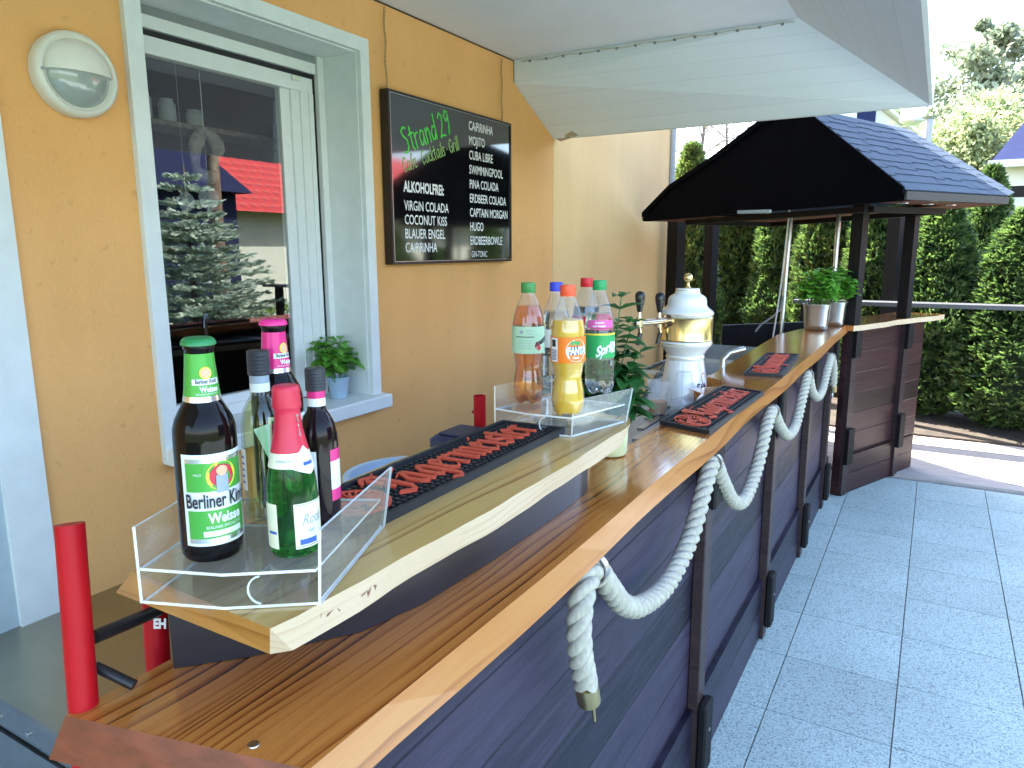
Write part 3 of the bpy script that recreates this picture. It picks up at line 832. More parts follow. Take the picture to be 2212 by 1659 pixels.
# ------------------------------------------------------------------ plants in pots
def leaf(mb, p, d, up, L, W, mi=0, cup=0.15):
    """pointed oval leaf with a fold along its midrib"""
    d = np.array(d, float); d /= np.linalg.norm(d)
    s = np.cross(d, up); s /= max(np.linalg.norm(s), 1e-6)
    n = np.cross(s, d)
    p = np.array(p, float)
    mid = [p, p + d * L * .35 - n * L * cup * .2, p + d * L * .7 - n * L * cup * .5, p + d * L - n * L * cup * 1.3]
    lf = [p + d * L * .12 + s * W * .3 + n * W * .1, p + d * L * .42 + s * W * .5 + n * W * .16, p + d * L * .75 + s * W * .34 + n * W * .02 - n * L * cup * .4]
    rt = [p + d * L * .12 - s * W * .3 + n * W * .1, p + d * L * .42 - s * W * .5 + n * W * .16, p + d * L * .75 - s * W * .34 + n * W * .02 - n * L * cup * .4]
    vs = mid + lf + rt
    mb.add(vs, [(0, 4, 5, 1), (1, 5, 6, 2), (2, 6, 3), (0, 1, 8, 7), (1, 2, 9, 8), (2, 3, 9)], mi)

def rv(): return np.array([random.gauss(0, 1), random.gauss(0, 1), random.gauss(0, 1)])

def basil(root, base, rad, height, nst, nl, L, mat, spread=1.0):
    st, fo = MB(), MB()
    base = np.array(base, float)
    for i in range(nst):
        a = random.uniform(0, 6.283); q = math.sqrt(random.random())
        b = base + np.array([math.cos(a), math.sin(a), 0]) * rad * 0.45 * q
        tip = base + np.array([math.cos(a) * rad * q * spread, math.sin(a) * rad * q * spread, height * random.uniform(0.65, 1.0) * (1 - 0.3 * q * q)])
        m_ = (b + tip) / 2 + np.array([math.cos(a), math.sin(a), 0]) * rad * 0.1
        st.tube([b, m_, tip], [L * .05, L * .04, L * .03], 5)
        for k in range(nl):
            f = 0.35 + 0.65 * k / max(1, nl - 1)
            p = b * (1 - f) ** 2 + 2 * m_ * f * (1 - f) + tip * f * f
            for sg in (0, math.pi):
                aa = a + k * 1.57 + sg + random.uniform(-.4, .4)
                d = np.array([math.cos(aa), math.sin(aa), random.uniform(-.15, .55)])
                sz = L * random.uniform(.75, 1.25) * (0.8 + 0.2 * math.sin(math.pi * min(1, f)))
                leaf(fo, p, d, (0, 0, 1), sz, sz * .85, cup=random.uniform(.1, .3))
    st.build("stem", M['stem'], root)
    fo.build("foliage", mat, root, smooth=60)

def sill_basil():
    b = (WX - 0.07, 2.31, 0.986)
    t = thing("potted_basil", "small basil plant in a pale blue metal pot on the window sill", "potted plant", b)
    mb = MB().lathe([(0.036, 0), (0.046, 0.085), (0.049, 0.088), (0.049, 0.093), (0.044, 0.093), (0.042, 0.075), (0.0005, 0.075)], 28, 0, b)
    p = mb.build("pot", M['palepot'], t, smooth=50)
    MB().lathe([(0.0005, 0.078), (0.0425, 0.077)], 20, 0, b, cap=False).build("soil", M['soil'], t)
    basil(t, np.array(b) + [0, 0, 0.075], 0.115, 0.21, 16, 5, 0.06, M['basil'])
sill_basil()

# ------------------------------------------------------------------ the bar: counter, front, posts, plinths
CT = 1.14
EX = -0.470
def bar():
    t = thing("bar_counter", "long rustic bar with varnished pine counter and dark boarded front", "bar counter", (-0.55, 0.35, 0))
    # counter plan: live front edge, notch for the beer tower at the back
    front = [(-0.556, 0.425), (-0.470, 0.30)]
    fr = []
    for i in range(41):
        y = 0.30 + i * (5.06 - 0.30) / 40
        fr.append((EX - 0.002 + 0.003 * math.sin(y * 2.3) + 0.0015 * math.sin(y * 7.1 + 1), y))
    back = [(-0.60, 5.16), (-0.755, 4.3), (-0.735, 3.3), (-0.725, 2.85)]
    nc, nr = (-0.775, 2.60), 0.135
    notch = [(nc[0] + nr * math.cos(a), nc[1] + nr * math.sin(a)) for a in np.linspace(R(68), R(-68), 12)]
    back += notch + [(-0.655, 2.40), (-0.634, 2.25), (-0.630, 1.9), (-.628, 1.67), (-.70, 1.61), (-0.745, 1.4), (-0.752, 0.8), (-0.752, 0.357)]
    fr[0] = (-0.466, 0.305)
    end = [(-0.555, 0.408)]
    plan = [(-0.752, 0.357)] + [(-0.4635, 0.500)]
    # near end runs square across the board
    poly = [p for p in fr if p[1] > 0.47]
    y_end = lambda x: 0.357 + (x + 0.752) * 0.245
    poly = [(EX, y_end(EX))] + [p for p in fr if p[1] > y_end(EX) + 0.02]
    poly = poly + back[:-1] + [(-0.752, 0.357)]
    top = [(x, y, CT) for x, y in poly]
    bot = []
    for i, (x, y) in enumerate(poly):
        if i < len([p for p in fr if p[1] > y_end(EX) + 0.02]) + 1: bot.append((x + 0.012 - 0.003 * math.sin(y * 6), y, CT - 0.044))
        else: bot.append((x, y, CT - 0.044))
    bot[-1] = (-0.762, 0.340, CT - 0.044); bot[0] = (EX + 0.012, y_end(EX) - 0.016, CT - 0.044)
    n = len(top)
    c = MB()
    nf = len([p for p in fr if p[1] > y_end(EX) + 0.02]) + 1
    mids = [0, 0] + [(1 if i < nf - 1 else (2 if i == n - 1 else 0)) for i in range(n)]
    c.add(top + bot, [tuple(range(n)), tuple(range(2 * n - 1, n - 1, -1))] + [(i, n + i, n + (i + 1) % n, (i + 1) % n) for i in range(n)], mids)
    ct = c.build("counter_top", [M['counter'], M['counter_edge'], M['counter_end']], t)
    sc = onz(548, 1609, CT)
    MB().lathe([(0.0005, 0.0012), (0.0055, 0.0012), (0.0058, 0.0)], 14, 0, sc).build("screw", M['steel'], ct)
    # front: boards, base board
    XF = -0.535
    MB().box((XF - 0.03, 0.50, 0.0), (XF, 5.10, CT - 0.046)).build("front_panel", M['panel'], t)
    MB().box((XF + 0.0005, 0.50, 0.001), (XF + 0.018, 5.05, 0.27)).build("base_board", M['panel'], t)
    for y in (1.985, 2.985, 3.93, 4.78):
        p = MB().box((XF + 0.0005, y - 0.035, 0.002), (XF + 0.034, y + 0.035, CT - 0.0465), bev=0.003)
        po = p.build("post", M['post'], t)
        q = MB().box((XF + 0.0345, y - 0.04, 0.06), (XF + 0.062, y + 0.04, 0.29), bev=0.006)
        q.build("foot_block", M['post_black'], po, world=True)
        MB().box((XF + 0.0345, y - 0.04, 0.90), (XF + 0.058, y + 0.04, CT - 0.0465), bev=0.006).build("head_block", M['post_black'], po, world=True)
        MB().tube([(XF + .062, y, .20), (XF + .0645, y, .20)], .006, 10).build("bolt", M['steel'], po, world=True)
    # hidden structure under the counter
    for y in (0.55, 4.9): MB().box((-0.72, y, 0), (XF - 0.031, y + .04, CT - 0.046)).build("side_panel", M['post_black'], t)
    # rope rings
    for (px, py) in RINGS:
        p = onx(px, py, RX)
        a = []
        for k in range(17):
            q = 2 * math.pi * k / 16
            a.append((RX + 0.026 * math.cos(q), p[1], p[2] + 0.026 * math.sin(q) + 0.0))
        hk = MB()
        # flat band ring round the rope + screw into the counter's underside
        vs, fs = [], []
        for k in range(24):
            q = 2 * math.pi * k / 24
            for dy, rr in ((-0.007, 0.0245), (0.007, 0.0245), (0.007, 0.0275), (-0.007, 0.0275)):
                vs.append((RX + rr * math.cos(q), p[1] + dy, p[2] + rr * math.sin(q)))
        for k in range(24):
            for j in range(4): fs.append((k * 4 + j, k * 4 + (j + 1) % 4, ((k + 1) % 24) * 4 + (j + 1) % 4, ((k + 1) % 24) * 4 + j))
        hk.add(vs, fs)
        hk.tube([(RX - 0.012, p[1], p[2] + 0.022), (XF + 0.001, p[1], p[2] + 0.03)], 0.006, 8)
        hk.build("rope_ring", M['steel'], t, smooth=40)
    return t
RX = -0.478
RINGS = [(1283, 1228), (1540, 1000), (1668, 888), (1745, 810), (1795, 772)]
bar()

def rope():
    t = thing("rope", "thick cream twisted rope slung through rings along the front of the bar", "rope", onx(1283, 1228, RX))
    Rr = 0.019
    P = [onx(a, b, RX + 0.006) for a, b in ((1266, 1480), (1252, 1400), (1252, 1330), (1262, 1270))] + [onx(*RINGS[0], RX)]
    lows = [((1312, 1262), (1345, 1305), (1385, 1308), (1440, 1262), (1490, 1165), (1520, 1060)), ((1560, 1040), (1583, 1082), (1608, 1078), (1635, 1010), (1655, 925)), ((1682, 918), (1700, 940), (1718, 918), (1735, 850)), ((1752, 842), (1764, 858), (1776, 842), (1788, 795))]
    for i, lw in enumerate(lows):
        P += [onx(a, b, RX + 0.004) for a, b in lw] + [onx(*RINGS[i + 1], RX)]
    P += [onx(1800, 795, RX + 0.006), onx(1799, 832, RX + 0.006)]
    P = np.array(P)
    # catmull-rom
    pts = []
    for i in range(len(P) - 1):
        a, b, c, d = P[max(i - 1, 0)], P[i], P[i + 1], P[min(i + 2, len(P) - 1)]
        n = max(4, int(np.linalg.norm(c - b) / 0.006))
        for k in range(n):
            u = k / n
            pts.append(0.5 * ((2 * b) + (-a + c) * u + (2 * a - 5 * b + 4 * c - d) * u * u + (-a + 3 * b - 3 * c + d) * u ** 3))
    pts.append(P[-1])
    pts = np.array(pts)
    s = np.concatenate([[0], np.cumsum(np.linalg.norm(np.diff(pts, axis=0), axis=1))])
    N_ = int(s[-1] / 0.0045)
    ss = np.linspace(0, s[-1], N_)
    pts = np.stack([np.interp(ss, s, pts[:, j]) for j in range(3)], 1)
    tan = np.gradient(pts, axis=0)
    tan /= np.linalg.norm(tan, axis=1)[:, None]
    up = np.array([1.0, 0, 0])
    fr = []
    for q in tan:
        a = np.cross(q, up); a /= np.linalg.norm(a)
        up = np.cross(a, q)
        fr.append((a, up.copy()))
    mb = MB()
    pitch = 0.088
    for k in range(3):
        path = []
        for i in range(N_):
            an = 2 * math.pi * (k / 3 - ss[i] / pitch)
            path.append(pts[i] + 0.0112 * (math.cos(an) * fr[i][0] + math.sin(an) * fr[i][1]))
        mb.tube(path, 0.0121, 8)
    mb.build("twisted_cord", M['rope'], t, smooth=60)
    def cap(p, d):
        m_ = MB().tube([p - d * 0.004, p + d * 0.040, p + d * 0.0405], [0.0215, 0.0215, 0.012], 20)
        c = m_.build("end_cap", M['brass'], t, smooth=40)
        return c
    d0 = -tan[0]
    c0 = cap(pts[0], d0)
    e = pts[0] + d0 * 0.041
    hp = [e, e + d0 * 0.012, e + d0 * 0.018 + np.array([0, .008, 0]), e + d0 * 0.034 + np.array([0, .010, 0]), e + d0 * 0.058 + np.array([0.002, .004, 0])]
    MB().tube(hp, [0.0045, 0.0045, 0.0045, 0.004, 0.0025], 8).build("hook", M['brass'], c0, smooth=60)
    d1 = tan[-1]
    c1 = cap(pts[-1], d1)
    e = pts[-1] + d1 * 0.052
    MB().tube([e + 0.020 * np.array([0, math.cos(a), math.sin(a) - 0.5]) for a in np.linspace(0, 6.283, 17)], 0.0035, 7, cap=False).build("ring", M['steel'], c1, smooth=60)
rope()

# ------------------------------------------------------------------ raised shelf slab on its dark box
SZ = 1.270
def raised_shelf():
    t = thing("raised_shelf", "live edge wooden slab on a black curved box standing on the bar counter", "shelf", (-0.62, 0.95, CT))
    x0 = lambda q: onz(*q, SZ)
    fr = [(-0.514, 0.429)]
    for i in range(1, 30):
        u = i / 30
        y = 0.429 + (1.36 - 0.429) * u
        fr.append((-0.514 + 0.002 + 0.012 * math.sin(u * 3.1) + 0.0012 * math.sin(u * 21) + 0.0008 * math.sin(u * 47 + 1), y))
    fr += [(-0.517, 1.372), (-0.538, 1.418)]
    bk = []
    for i in range(22):
        u = i / 21
        bk.append((-0.748 + 0.006 * math.sin(u * 9) - 0.01 * math.sin(u * 3.14), 1.43 - (1.43 - 0.441) * u))
    poly = fr + bk
    n = len(poly); nf = len(fr)
    top = [(x, y, SZ) for x, y in poly]
    bot = []
    for i, (x, y) in enumerate(poly):
        if i < nf: bot.append((x + (-0.012 if i else -0.004) + 0.003 * math.sin(i * .55), y + (0.006 if i == 0 else 0), SZ - 0.040))
        else: bot.append((x + 0.006, y, SZ - 0.040))
    bot[-1] = tuple(onz(250, 1280, SZ - .040))
    bot[0] = tuple(onz(583, 1413, SZ - .040))
    mi = [0, 0] + [(1 if i < nf - 1 else (2 if i == n - 1 else 3)) for i in range(n)]
    s = MB().add(top + bot, [tuple(range(n)), tuple(range(2 * n - 1, n - 1, -1))] + [(i, n + i, n + (i + 1) % n, (i + 1) % n) for i in range(n)], mi)
    so = s.build("slab", [M['slab'], M['slab_edge'], M['slab_end'], M['char']], t)
    bp = MB()
    for yy, ln in ((0.492, .045), (0.545, .03)):
        for k in range(5):
            u = (yy - .429) / (1.36 - .429)
            xx = -0.5115 + 0.012 * math.sin(u * 3.1)
            yk = yy + k * ln / 5
            bp.add([(xx - 0.003, yk, SZ - .014 - .004 * (k % 2)), (xx - 0.003, yk + ln / 5 + .001, SZ - .012 - .005 * (k % 3)), (xx - 0.0085, yk + ln / 5 + .001, SZ - .032), (xx - 0.0085, yk, SZ - .034 + .003 * (k % 2))], [(0, 1, 2, 3)])
    bp.build("bark_remnant", M['bark_patch'], so)
    # box under the slab, bowed like a boat
    cv = [(-0.730, 0.468), (-0.672, 0.530), (-0.596, 0.639), (-0.572, 0.74), (-0.563, 0.9), (-0.562, 1.05), (-0.564, 1.20), (-0.572, 1.285), (-0.600, 1.33), (-0.735, 1.35)]
    b = MB().prism([(x, y, CT + 0.0008) for x, y in cv], (0, 0, SZ - 0.0405 - CT - 0.0012))
    b.build("box", plain("black_varnished_box", (0.016, 0.011, 0.013), 0.3, var=0.25, scale=6, stretch=(1, 1, 6), coat=0.1), t, smooth=35)
raised_shelf()

# ------------------------------------------------------------------ bar mats with raised lettering
def mi_(x): return [[(x - .06, .92), (x, .86), (x, .14), (x + .08, .08)]]
FR = {
 'J': ([[(-.1, 1.12), (.12, 1.38), (.50, 1.30), (.66, 1.42)], [(.50, 1.32), (.50, .18), (.28, -.08), (-.08, .12)], [(.18, 1.2), (.22, .45)]], .86),
 'a': ([[(.04, .86), (.28, .96)], [(.30, .92), (.04, .55), (.05, .2), (.20, .05), (.40, .22)]] + mi_(.42), .72),
 '"': ([[(-.58, 1.26), (-.54, 1.26)], [(-.28, 1.26), (-.24, 1.26)]], 0),
 'g': ([[(.30, .94), (.04, .62), (.05, .22), (.20, .07), (.40, .24)], [(.28, .92), (.44, .84), (.44, -.22), (.22, -.42), (.0, -.28)]], .68),
 'e': ([[(.05, .2), (.05, .78), (.24, .95), (.42, .74), (.10, .50)], [(.05, .2), (.22, .05), (.42, .2)]], .58),
 'r': (mi_(.12) + [[(.14, .74), (.30, .94), (.44, .82)]], .54),
 'm': (mi_(.12) + mi_(.46) + mi_(.80) + [[(.12, .76), (.40, .95)], [(.46, .76), (.74, .95)]], 1.06),
 'i': (mi_(.12) + [[(.12, 1.22), (.15, 1.28)]], .38),
 's': ([[(.40, .84), (.22, .95), (.06, .78), (.12, .58), (.36, .42), (.36, .20), (.18, .05), (.0, .18)]], .52),
 't': ([[(.14, 1.2), (.14, .18), (.32, .06)], [(-.02, .92), (.36, .92)]], .46)}
def bar_mat(name, label, NL, FL, NR, zt, length_knobs, group):
    """NL, FL, NR: near-left, far-left, near-right plan corners"""
    NL, FL, NR = np.array(NL[:2]), np.array(FL[:2]), np.array(NR[:2])
    L = np.linalg.norm(FL - NL); W = np.linalg.norm(NR - NL)
    uy = (FL - NL) / L; ux = (NR - NL) / W
    c = (NL + FL) / 2 + (NR - NL) / 2
    t = thing(name, label, "bar mat", (c[0], c[1], zt), group)
    def P(a, b, z): q = NL + ux * a + uy * b; return (q[0], q[1], zt + z)
    mb = MB()
    e = 0.007
    def bx(a0, b0, a1, b1, z0, z1): mb.prism([P(a0, b0, z0), P(a1, b0, z0), P(a1, b1, z0), P(a0, b1, z0)], (0, 0, z1 - z0))
    bx(0, 0, W, L, 0.0005, 0.0060)
    bx(0, 0, W, e, 0.0061, 0.013); bx(0, L - e, W, L, 0.0061, 0.013); bx(0, e, e, L - e, 0.0061, 0.013); bx(W - e, e, W, L - e, 0.0061, 0.013)
    k = length_knobs
    nx = int(W / k)
    ny = int(L / k)
    for i in range(1, nx):
        for j in range(1, ny):
            a, b = e + (W - 2 * e) * i / nx, e + (L - 2 * e) * j / ny
            h = k * 0.27
            mb.prism([P(a - h, b - h, 0.006), P(a + h, b - h, 0.006), P(a + h, b + h, 0.006), P(a - h, b + h, 0.006)], (0, 0, 0.0045))
    mb.build("mat", M['rubber'], t)
    # lettering runs along the mat
    word = ['J', 'a', '"', 'g', 'e', 'r', 'm', 'e', 'i', 's', 't', 'e', 'r']
    tot = sum(FR[q][1] for q in word)
    # near third: round emblem, rest: the word
    bstart, bend = L * 0.235, L * 0.955
    sc = (bend - bstart) / tot
    hs = min(W * 0.49, sc * 1.75)
    x = 0
    lm = MB()
    org = np.array(P(W * 0.76, bstart, 0.0105))
    UX = np.array([uy[0], uy[1], 0]) * sc
    UY = np.array([-ux[0], -ux[1], 0]) * hs
    nib = [(-.10, -.03), (.10, .03), (-.085, -.055), (.085, .055)]
    for q in word:
        ls, adv = FR[q]
        strokes(lm, [[(x + p[0], p[1]) for p in l] for l in ls], nib, org, UX, UY, np.array([0, 0, 1.0]), 0.0030)
        x += adv
    lm.build("raised_lettering", M['orange_rubber'], t)
    em = MB()
    rb, rw = L * 0.095, W * 0.36
    rb = rw = min(rb * 1.05, rw)
    cc = (W * 0.5, L * 0.118)
    ring_o = [P(cc[0] + rw * math.cos(a), cc[1] + rb * math.sin(a), 0.0105) for a in np.linspace(0, 6.2832, 37)[:-1]]
    ring_i = [P(cc[0] + rw * .92 * math.cos(a), cc[1] + rb * .92 * math.sin(a), 0.0105) for a in np.linspace(0, 6.2832, 37)[:-1]]
    n = 36
    v = ring_o + ring_i + [(p[0], p[1], p[2] + .003) for p in ring_o] + [(p[0], p[1], p[2] + .003) for p in ring_i]
    fs = []
    for i in range(n):
        j = (i + 1) % n
        fs += [(2 * n + i, 2 * n + j, 3 * n + j, 3 * n + i), (i, j, 2 * n + j, 2 * n + i), (n + j, n + i, 3 * n + i, 3 * n + j)]
    em.add(v, fs)
    for q in range(28):       # rays
        a = 2 * math.pi * q / 28
        if 3.3 < a < 6.1: continue
        p0 = (cc[0] + rw * .42 * math.cos(a), cc[1] + rb * .42 * math.sin(a)); p1 = (cc[0] + rw * .93 * math.cos(a), cc[1] + rb * .93 * math.sin(a))
        w_ = rw * .035
        dx, dy = -math.sin(a) * w_, math.cos(a) * w_
        em.prism([P(p0[0] - dx * .5, p0[1] - dy * .5, .0105), P(p0[0] + dx * .5, p0[1] + dy * .5, .0105), P(p1[0] + dx, p1[1] + dy, .0105), P(p1[0] - dx, p1[1] - dy, .0105)], (0, 0, .0027))
    # abstract antlered head in the lower half
    hd = [[(0, -.75), (-.16, -.35), (-.22, -.05), (0, .02), (.22, -.05), (.16, -.35), (0, -.75)], [(-.12, 0), (-.35, .25), (-.28, .42)], [(-.35, .25), (-.52, .35)], [(.12, 0), (.35, .25), (.28, .42)], [(.35, .25), (.52, .35)], [(-.55, -.55), (-.2, -.72), (.2, -.72), (.55, -.55)], [(-.62, -.38), (-.3, -.62)], [(.62, -.38), (.3, -.62)], [(0, -.6), (0, -.1)], [(-.1, -.4), (.1, -.4)]]
    o3 = np.array(P(cc[0], cc[1], .0105))
    strokes(em, [[(p[0], p[1]) for p in l] for l in hd], [(.05 * math.cos(a), .05 * math.sin(a)) for a in (0, 1.57, 3.14, 4.71)], o3, np.array([ux[0], ux[1], 0]) * rw, np.array([uy[0], uy[1], 0]) * rb, np.array([0, 0, 1.0]), 0.0030)
    em.build("round_emblem", M['orange_rubber'], t)
    return t
bar_mat("bar_mat", "longest black rubber bar mat with raised red letters lying on the live edge slab", (-0.728, 0.635), (-0.733, 1.221), (-0.590, 0.640), SZ, 0.0135, "rubber bar mats with red lettering")
bar_mat("bar_mat", "black ribbed bar mat on the counter in front of the plastic cups", onz(1425, 918, CT), onz(1560, 840, CT), onz(1532, 940, CT), CT, 0.016, "rubber bar mats with red lettering")
bar_mat("bar_mat", "small far black bar mat on the counter between beer tower and steel pots", onz(1606, 811, CT), onz(1655, 767, CT), onz(1690, 816, CT), CT, 0.018, "rubber bar mats with red lettering")

# ------------------------------------------------------------------ acrylic trays
def plate(mb, poly, vec):
    n = len(poly)
    a = [np.array(p, float) for p in poly]; b = [p + np.array(vec, float) for p in a]
    mb.add(a + b, [tuple(range(n - 1, -1, -1)), tuple(range(n, 2 * n))] + [(i, (i + 1) % n, n + (i + 1) % n, n + i) for i in range(n)], [0, 0] + [1] * n)
def tray(label, A, B, C, lift, rimh, panelh, bow):
    """A near-left, B near-right, C far-right plan corners"""
    A, B, C = np.array(A[:2]), np.array(B[:2]), np.array(C[:2])
    Dp = A + (C - B)
    ctr = (A + C) / 2
    t = thing("acrylic_tray", label, "display tray", (ctr[0], ctr[1], SZ), "clear acrylic bottle trays")
    mats = [M['acrylic'], M['acrylic_edge']]
    th = 0.003
    nrm = (A - Dp) / np.linalg.norm(A - Dp)
    mid = (A + B) / 2 + nrm * bow
    def p3(q, z): return (q[0], q[1], SZ + z)
    i_ = 0.0035
    ab = (B - A) / np.linalg.norm(B - A)
    A1, B1, C1, D1 = A + ab * i_, B - ab * i_, C - ab * i_, Dp + ab * i_
    m = MB(); plate(m, [p3(q, 0.0008) for q in (A1, mid, B1, C1, D1)], (0, 0, th)); m.build("base_sheet", mats, t)
    m = MB(); plate(m, [p3(q, lift) for q in (A1, mid, B1, C1, D1)], (0, 0, th)); m.build("shelf_sheet", mats, t)
    m = MB(); plate(m, [p3(A, 0.001), p3(Dp, 0.001), p3(Dp, rimh), p3(A, rimh)], np.array([*(ab * th), 0])); m.build("side_panel", mats, t)
    m = MB()
    Bb = B - ab * th
    far = C + (C - B) * 0.02
    plate(m, [p3(Bb, 0.001), p3(far - ab * th, 0.001), p3(far - ab * th + ab * 0.012, panelh), p3(Bb + ab * 0.004, panelh)], np.array([*(ab * th), 0])); m.build("front_panel", mats, t)
    # rolled bend joining shelf and base at the right
    m = MB()
    s0 = A + (B - A) * 0.70
    back = (C - B) * 0.9
    n = 10
    zc, rr = lift / 2 + 0.001, lift / 2 - 0.003
    fv = (mid - (A + B) / 2) * 0.5
    prof = [(rr * math.cos(a), rr * math.sin(a)) for a in np.linspace(R(100), R(260), n)]
    vs = []
    for q in (s0 + fv, s0 + back):
        for px, pz in prof: vs.append((q[0] + ab[0] * px, q[1] + ab[1] * px, SZ + zc + pz))
    m.add(vs, [(i, i + 1, n + i + 1, n + i) for i in range(n - 1)], 0)
    ed = [(s0[0] + fv[0] + ab[0] * px, s0[1] + fv[1] + ab[1] * px, SZ + zc + pz) for px, pz in prof]
    m.tube(ed, 0.0011, 5, 1)
    m.build("rolled_bend", mats, t, smooth=60)
    return t
T1A, T1B, T1C = onz(303, 1305, SZ), onz(694, 1308, SZ), onz(830, 1140, SZ)
tray("near clear acrylic tray holding the beer and wine bottles at the slab's near end", T1A, T1B, T1C, 0.036, 0.082, 0.080, 0.012)
T2A, T2B, T2C = onz(1068, 922, SZ), onz(1236, 946, SZ), onz(1352, 913, SZ)
tray("far clear acrylic tray holding the plastic soft drink bottles", T2A, T2B, T2C, 0.036, 0.083, 0.072, 0.010)
TF = SZ + 0.0392

# ------------------------------------------------------------------ bottles
def facing(p): return math.atan2(-p[1], -p[0])      # angle that looks back to the viewer
def crown_cap(mb, z, r):
    n = 42
    vs, fs = [], []
    for (rr, zz, wob) in ((r * 1.0, 0.0, 1), (r * 0.98, 0.003, 1), (r * 0.92, 0.0055, 0), (r * 0.80, 0.0068, 0)):
        for k in range(n):
            q = rr * (1 + (0.045 if (wob and k % 2) else 0))
            vs.append((q * math.cos(2 * math.pi * k / n), q * math.sin(2 * math.pi * k / n), z + zz))
    for i in range(3):
        for k in range(n): fs.append((i * n + k, i * n + (k + 1) % n, (i + 1) * n + (k + 1) % n, (i + 1) * n + k))
    fs.append(tuple(range(3 * n, 4 * n)))
    mb.add(vs, fs)

def rfun(prof, off):
    zs = [p[1] for p in prof]; rs = [p[0] for p in prof]
    return lambda z: float(np.interp(z, zs, rs)) + off

def beer_bottle(label, pos, tint, capm, face, lean=(0, 0), k=1.0):
    t = thing("beer_bottle", label, "beer bottle", pos, "bottles on the near acrylic tray")
    prof = [(0.020, 0.0), (0.027, 0.001), (0.0300, 0.006), (0.0305, 0.015), (0.0305, 0.128), (0.0300, 0.138), (0.0275, 0.148), (0.0225, 0.158), (0.0182, 0.166), (0.0165, 0.175), (0.0140, 0.205), (0.0131, 0.218), (0.0145, 0.2195), (0.0145, 0.2235), (0.0131, 0.225), (0.0131, 0.228)]
    prof = [(r, z * k) for r, z in prof]
    MB().lathe(prof, 48).build("glass", M['brownglass'], t, smooth=50, world=False)
    c = MB(); crown_cap(c, 0.2235 * k, 0.0160); c.build("crown_cap", capm, t, smooth=30, world=False)
    z = lambda q: q * k
    rf = rfun(prof, 0.0004)
    # foil band and neck label all the way round
    MB().patch(rf, z(.1725), z(.2155), 0, 6.2832, 48).build("neck_label", tint, t, smooth=True, world=False)
    MB().patch(rfun(prof, .00045), z(.1672), z(.1725), 0, 6.2832, 48).build("neck_band", M['lab_silver'], t, smooth=True, world=False)
    nl = MB()
    r1, r2, r3 = rfun(prof, .0008), rfun(prof, .0011), rfun(prof, .0014)
    nl.patch(r1, z(.1845), z(.1905), face - .85, face + .85, 14, 0)
    text_cyl(nl, "Berliner Kindl", 0.0058, r2, z(.1861), face, 0.66, 0.0001, mi=1)
    text_cyl(nl, "Weisse", 0.0078, r2, z(.1775), face + .15, 0.8, 0.0003, mi=0)
    text_cyl(nl, "BERLINER SPEZIALITÄT", 0.0024, r2, z(.1745), face, 0.9, mi=0)
    n2 = nl
    for kk, (rr, mm) in enumerate(((.0062, 2), (.0048, 3))):
        pts = [(face + rr * math.cos(a) / .0165, z(.1965) + rr * math.sin(a)) for a in np.linspace(0, 6.283, 19)[:-1]]
        fn = r2 if kk == 0 else r3
        n2.add([(fn(zz) * math.cos(a), fn(zz) * math.sin(a), zz) for a, zz in pts], [tuple(range(18))], mm)
    nl.build("neck_print", [M['lab_white'], M['ink'], M['lab_yellow'], M['skin']], t, world=False)
    b = MB()
    R0 = 0.0305
    w = 1.15
    b.patch(R0 + .0004, z(.020), z(.117), face - w, face + w, 24, 0)                       # white border
    b.patch(R0 + .0007, z(.028), z(.058), face - w + .14, face + w - .14, 22, 1)           # green fields
    b.patch(R0 + .0007, z(.078), z(.108), face - w + .14, face + w - .14, 22, 1)
    b.patch(R0 + .0007, z(.108), z(.1125), face - w + .14, face + w - .14, 22, 2)          # silver edge
    b.patch(R0 + .0007, z(.023), z(.028), face - w + .14, face + w - .14, 22, 2)
    b.patch(R0 + .0009, z(.030), z(.036), face - .55, face + .75, 12, 0)
    # emblem: ring of hops, red disc, figure replaced by a plain shape
    for rr, mm, oo in ((.0150, 4, .0010), (.0118, 3, .0013)):
        pts = [(face + .12 + rr * math.cos(a) / R0, z(.0935) + rr * math.sin(a)) for a in np.linspace(0, 6.283, 25)[:-1]]
        b.add([((R0 + oo) * math.cos(a), (R0 + oo) * math.sin(a), zz) for a, zz in pts], [tuple(range(24))], mm)
    b.patch(R0 + .0016, z(.076), z(.0945), face + .12 - .19, face + .12 + .19, 5, 6)
    pts = [(face + .12 + .0055 * math.cos(a) / R0, z(.0990) + .0055 * math.sin(a)) for a in np.linspace(0, 6.283, 15)[:-1]]
    b.add([((R0 + .0018) * math.cos(a), (R0 + .0018) * math.sin(a), zz) for a, zz in pts], [tuple(range(14))], 7)
    text_cyl(b, "Berliner Kindl", 0.0205, R0 + .0020, z(.0615), face + .03, 0.60, 0.00035, mi=5)
    text_cyl(b, "Weisse", 0.0150, R0 + .0013, z(.0445), face + .18, 0.78, 0.0005, mi=0)
    text_cyl(b, "BERLINER SPEZIALITÄT", 0.0042, R0 + .0012, z(.0385), face + .15, 0.9, mi=0)
    text_cyl(b, "MILD", 0.0034, R0 + .0012, z(.095), face - .62, 1.0, mi=0)
    b.build("body_label", [M['lab_white'], tint, M['lab_silver'], M['lab_red'], M['lab_yellow'], M['ink'], M['lab_greyblue'], M['skin']], t, world=False)
    t.rotation_euler = (lean[0], lean[1], 0)
    return t

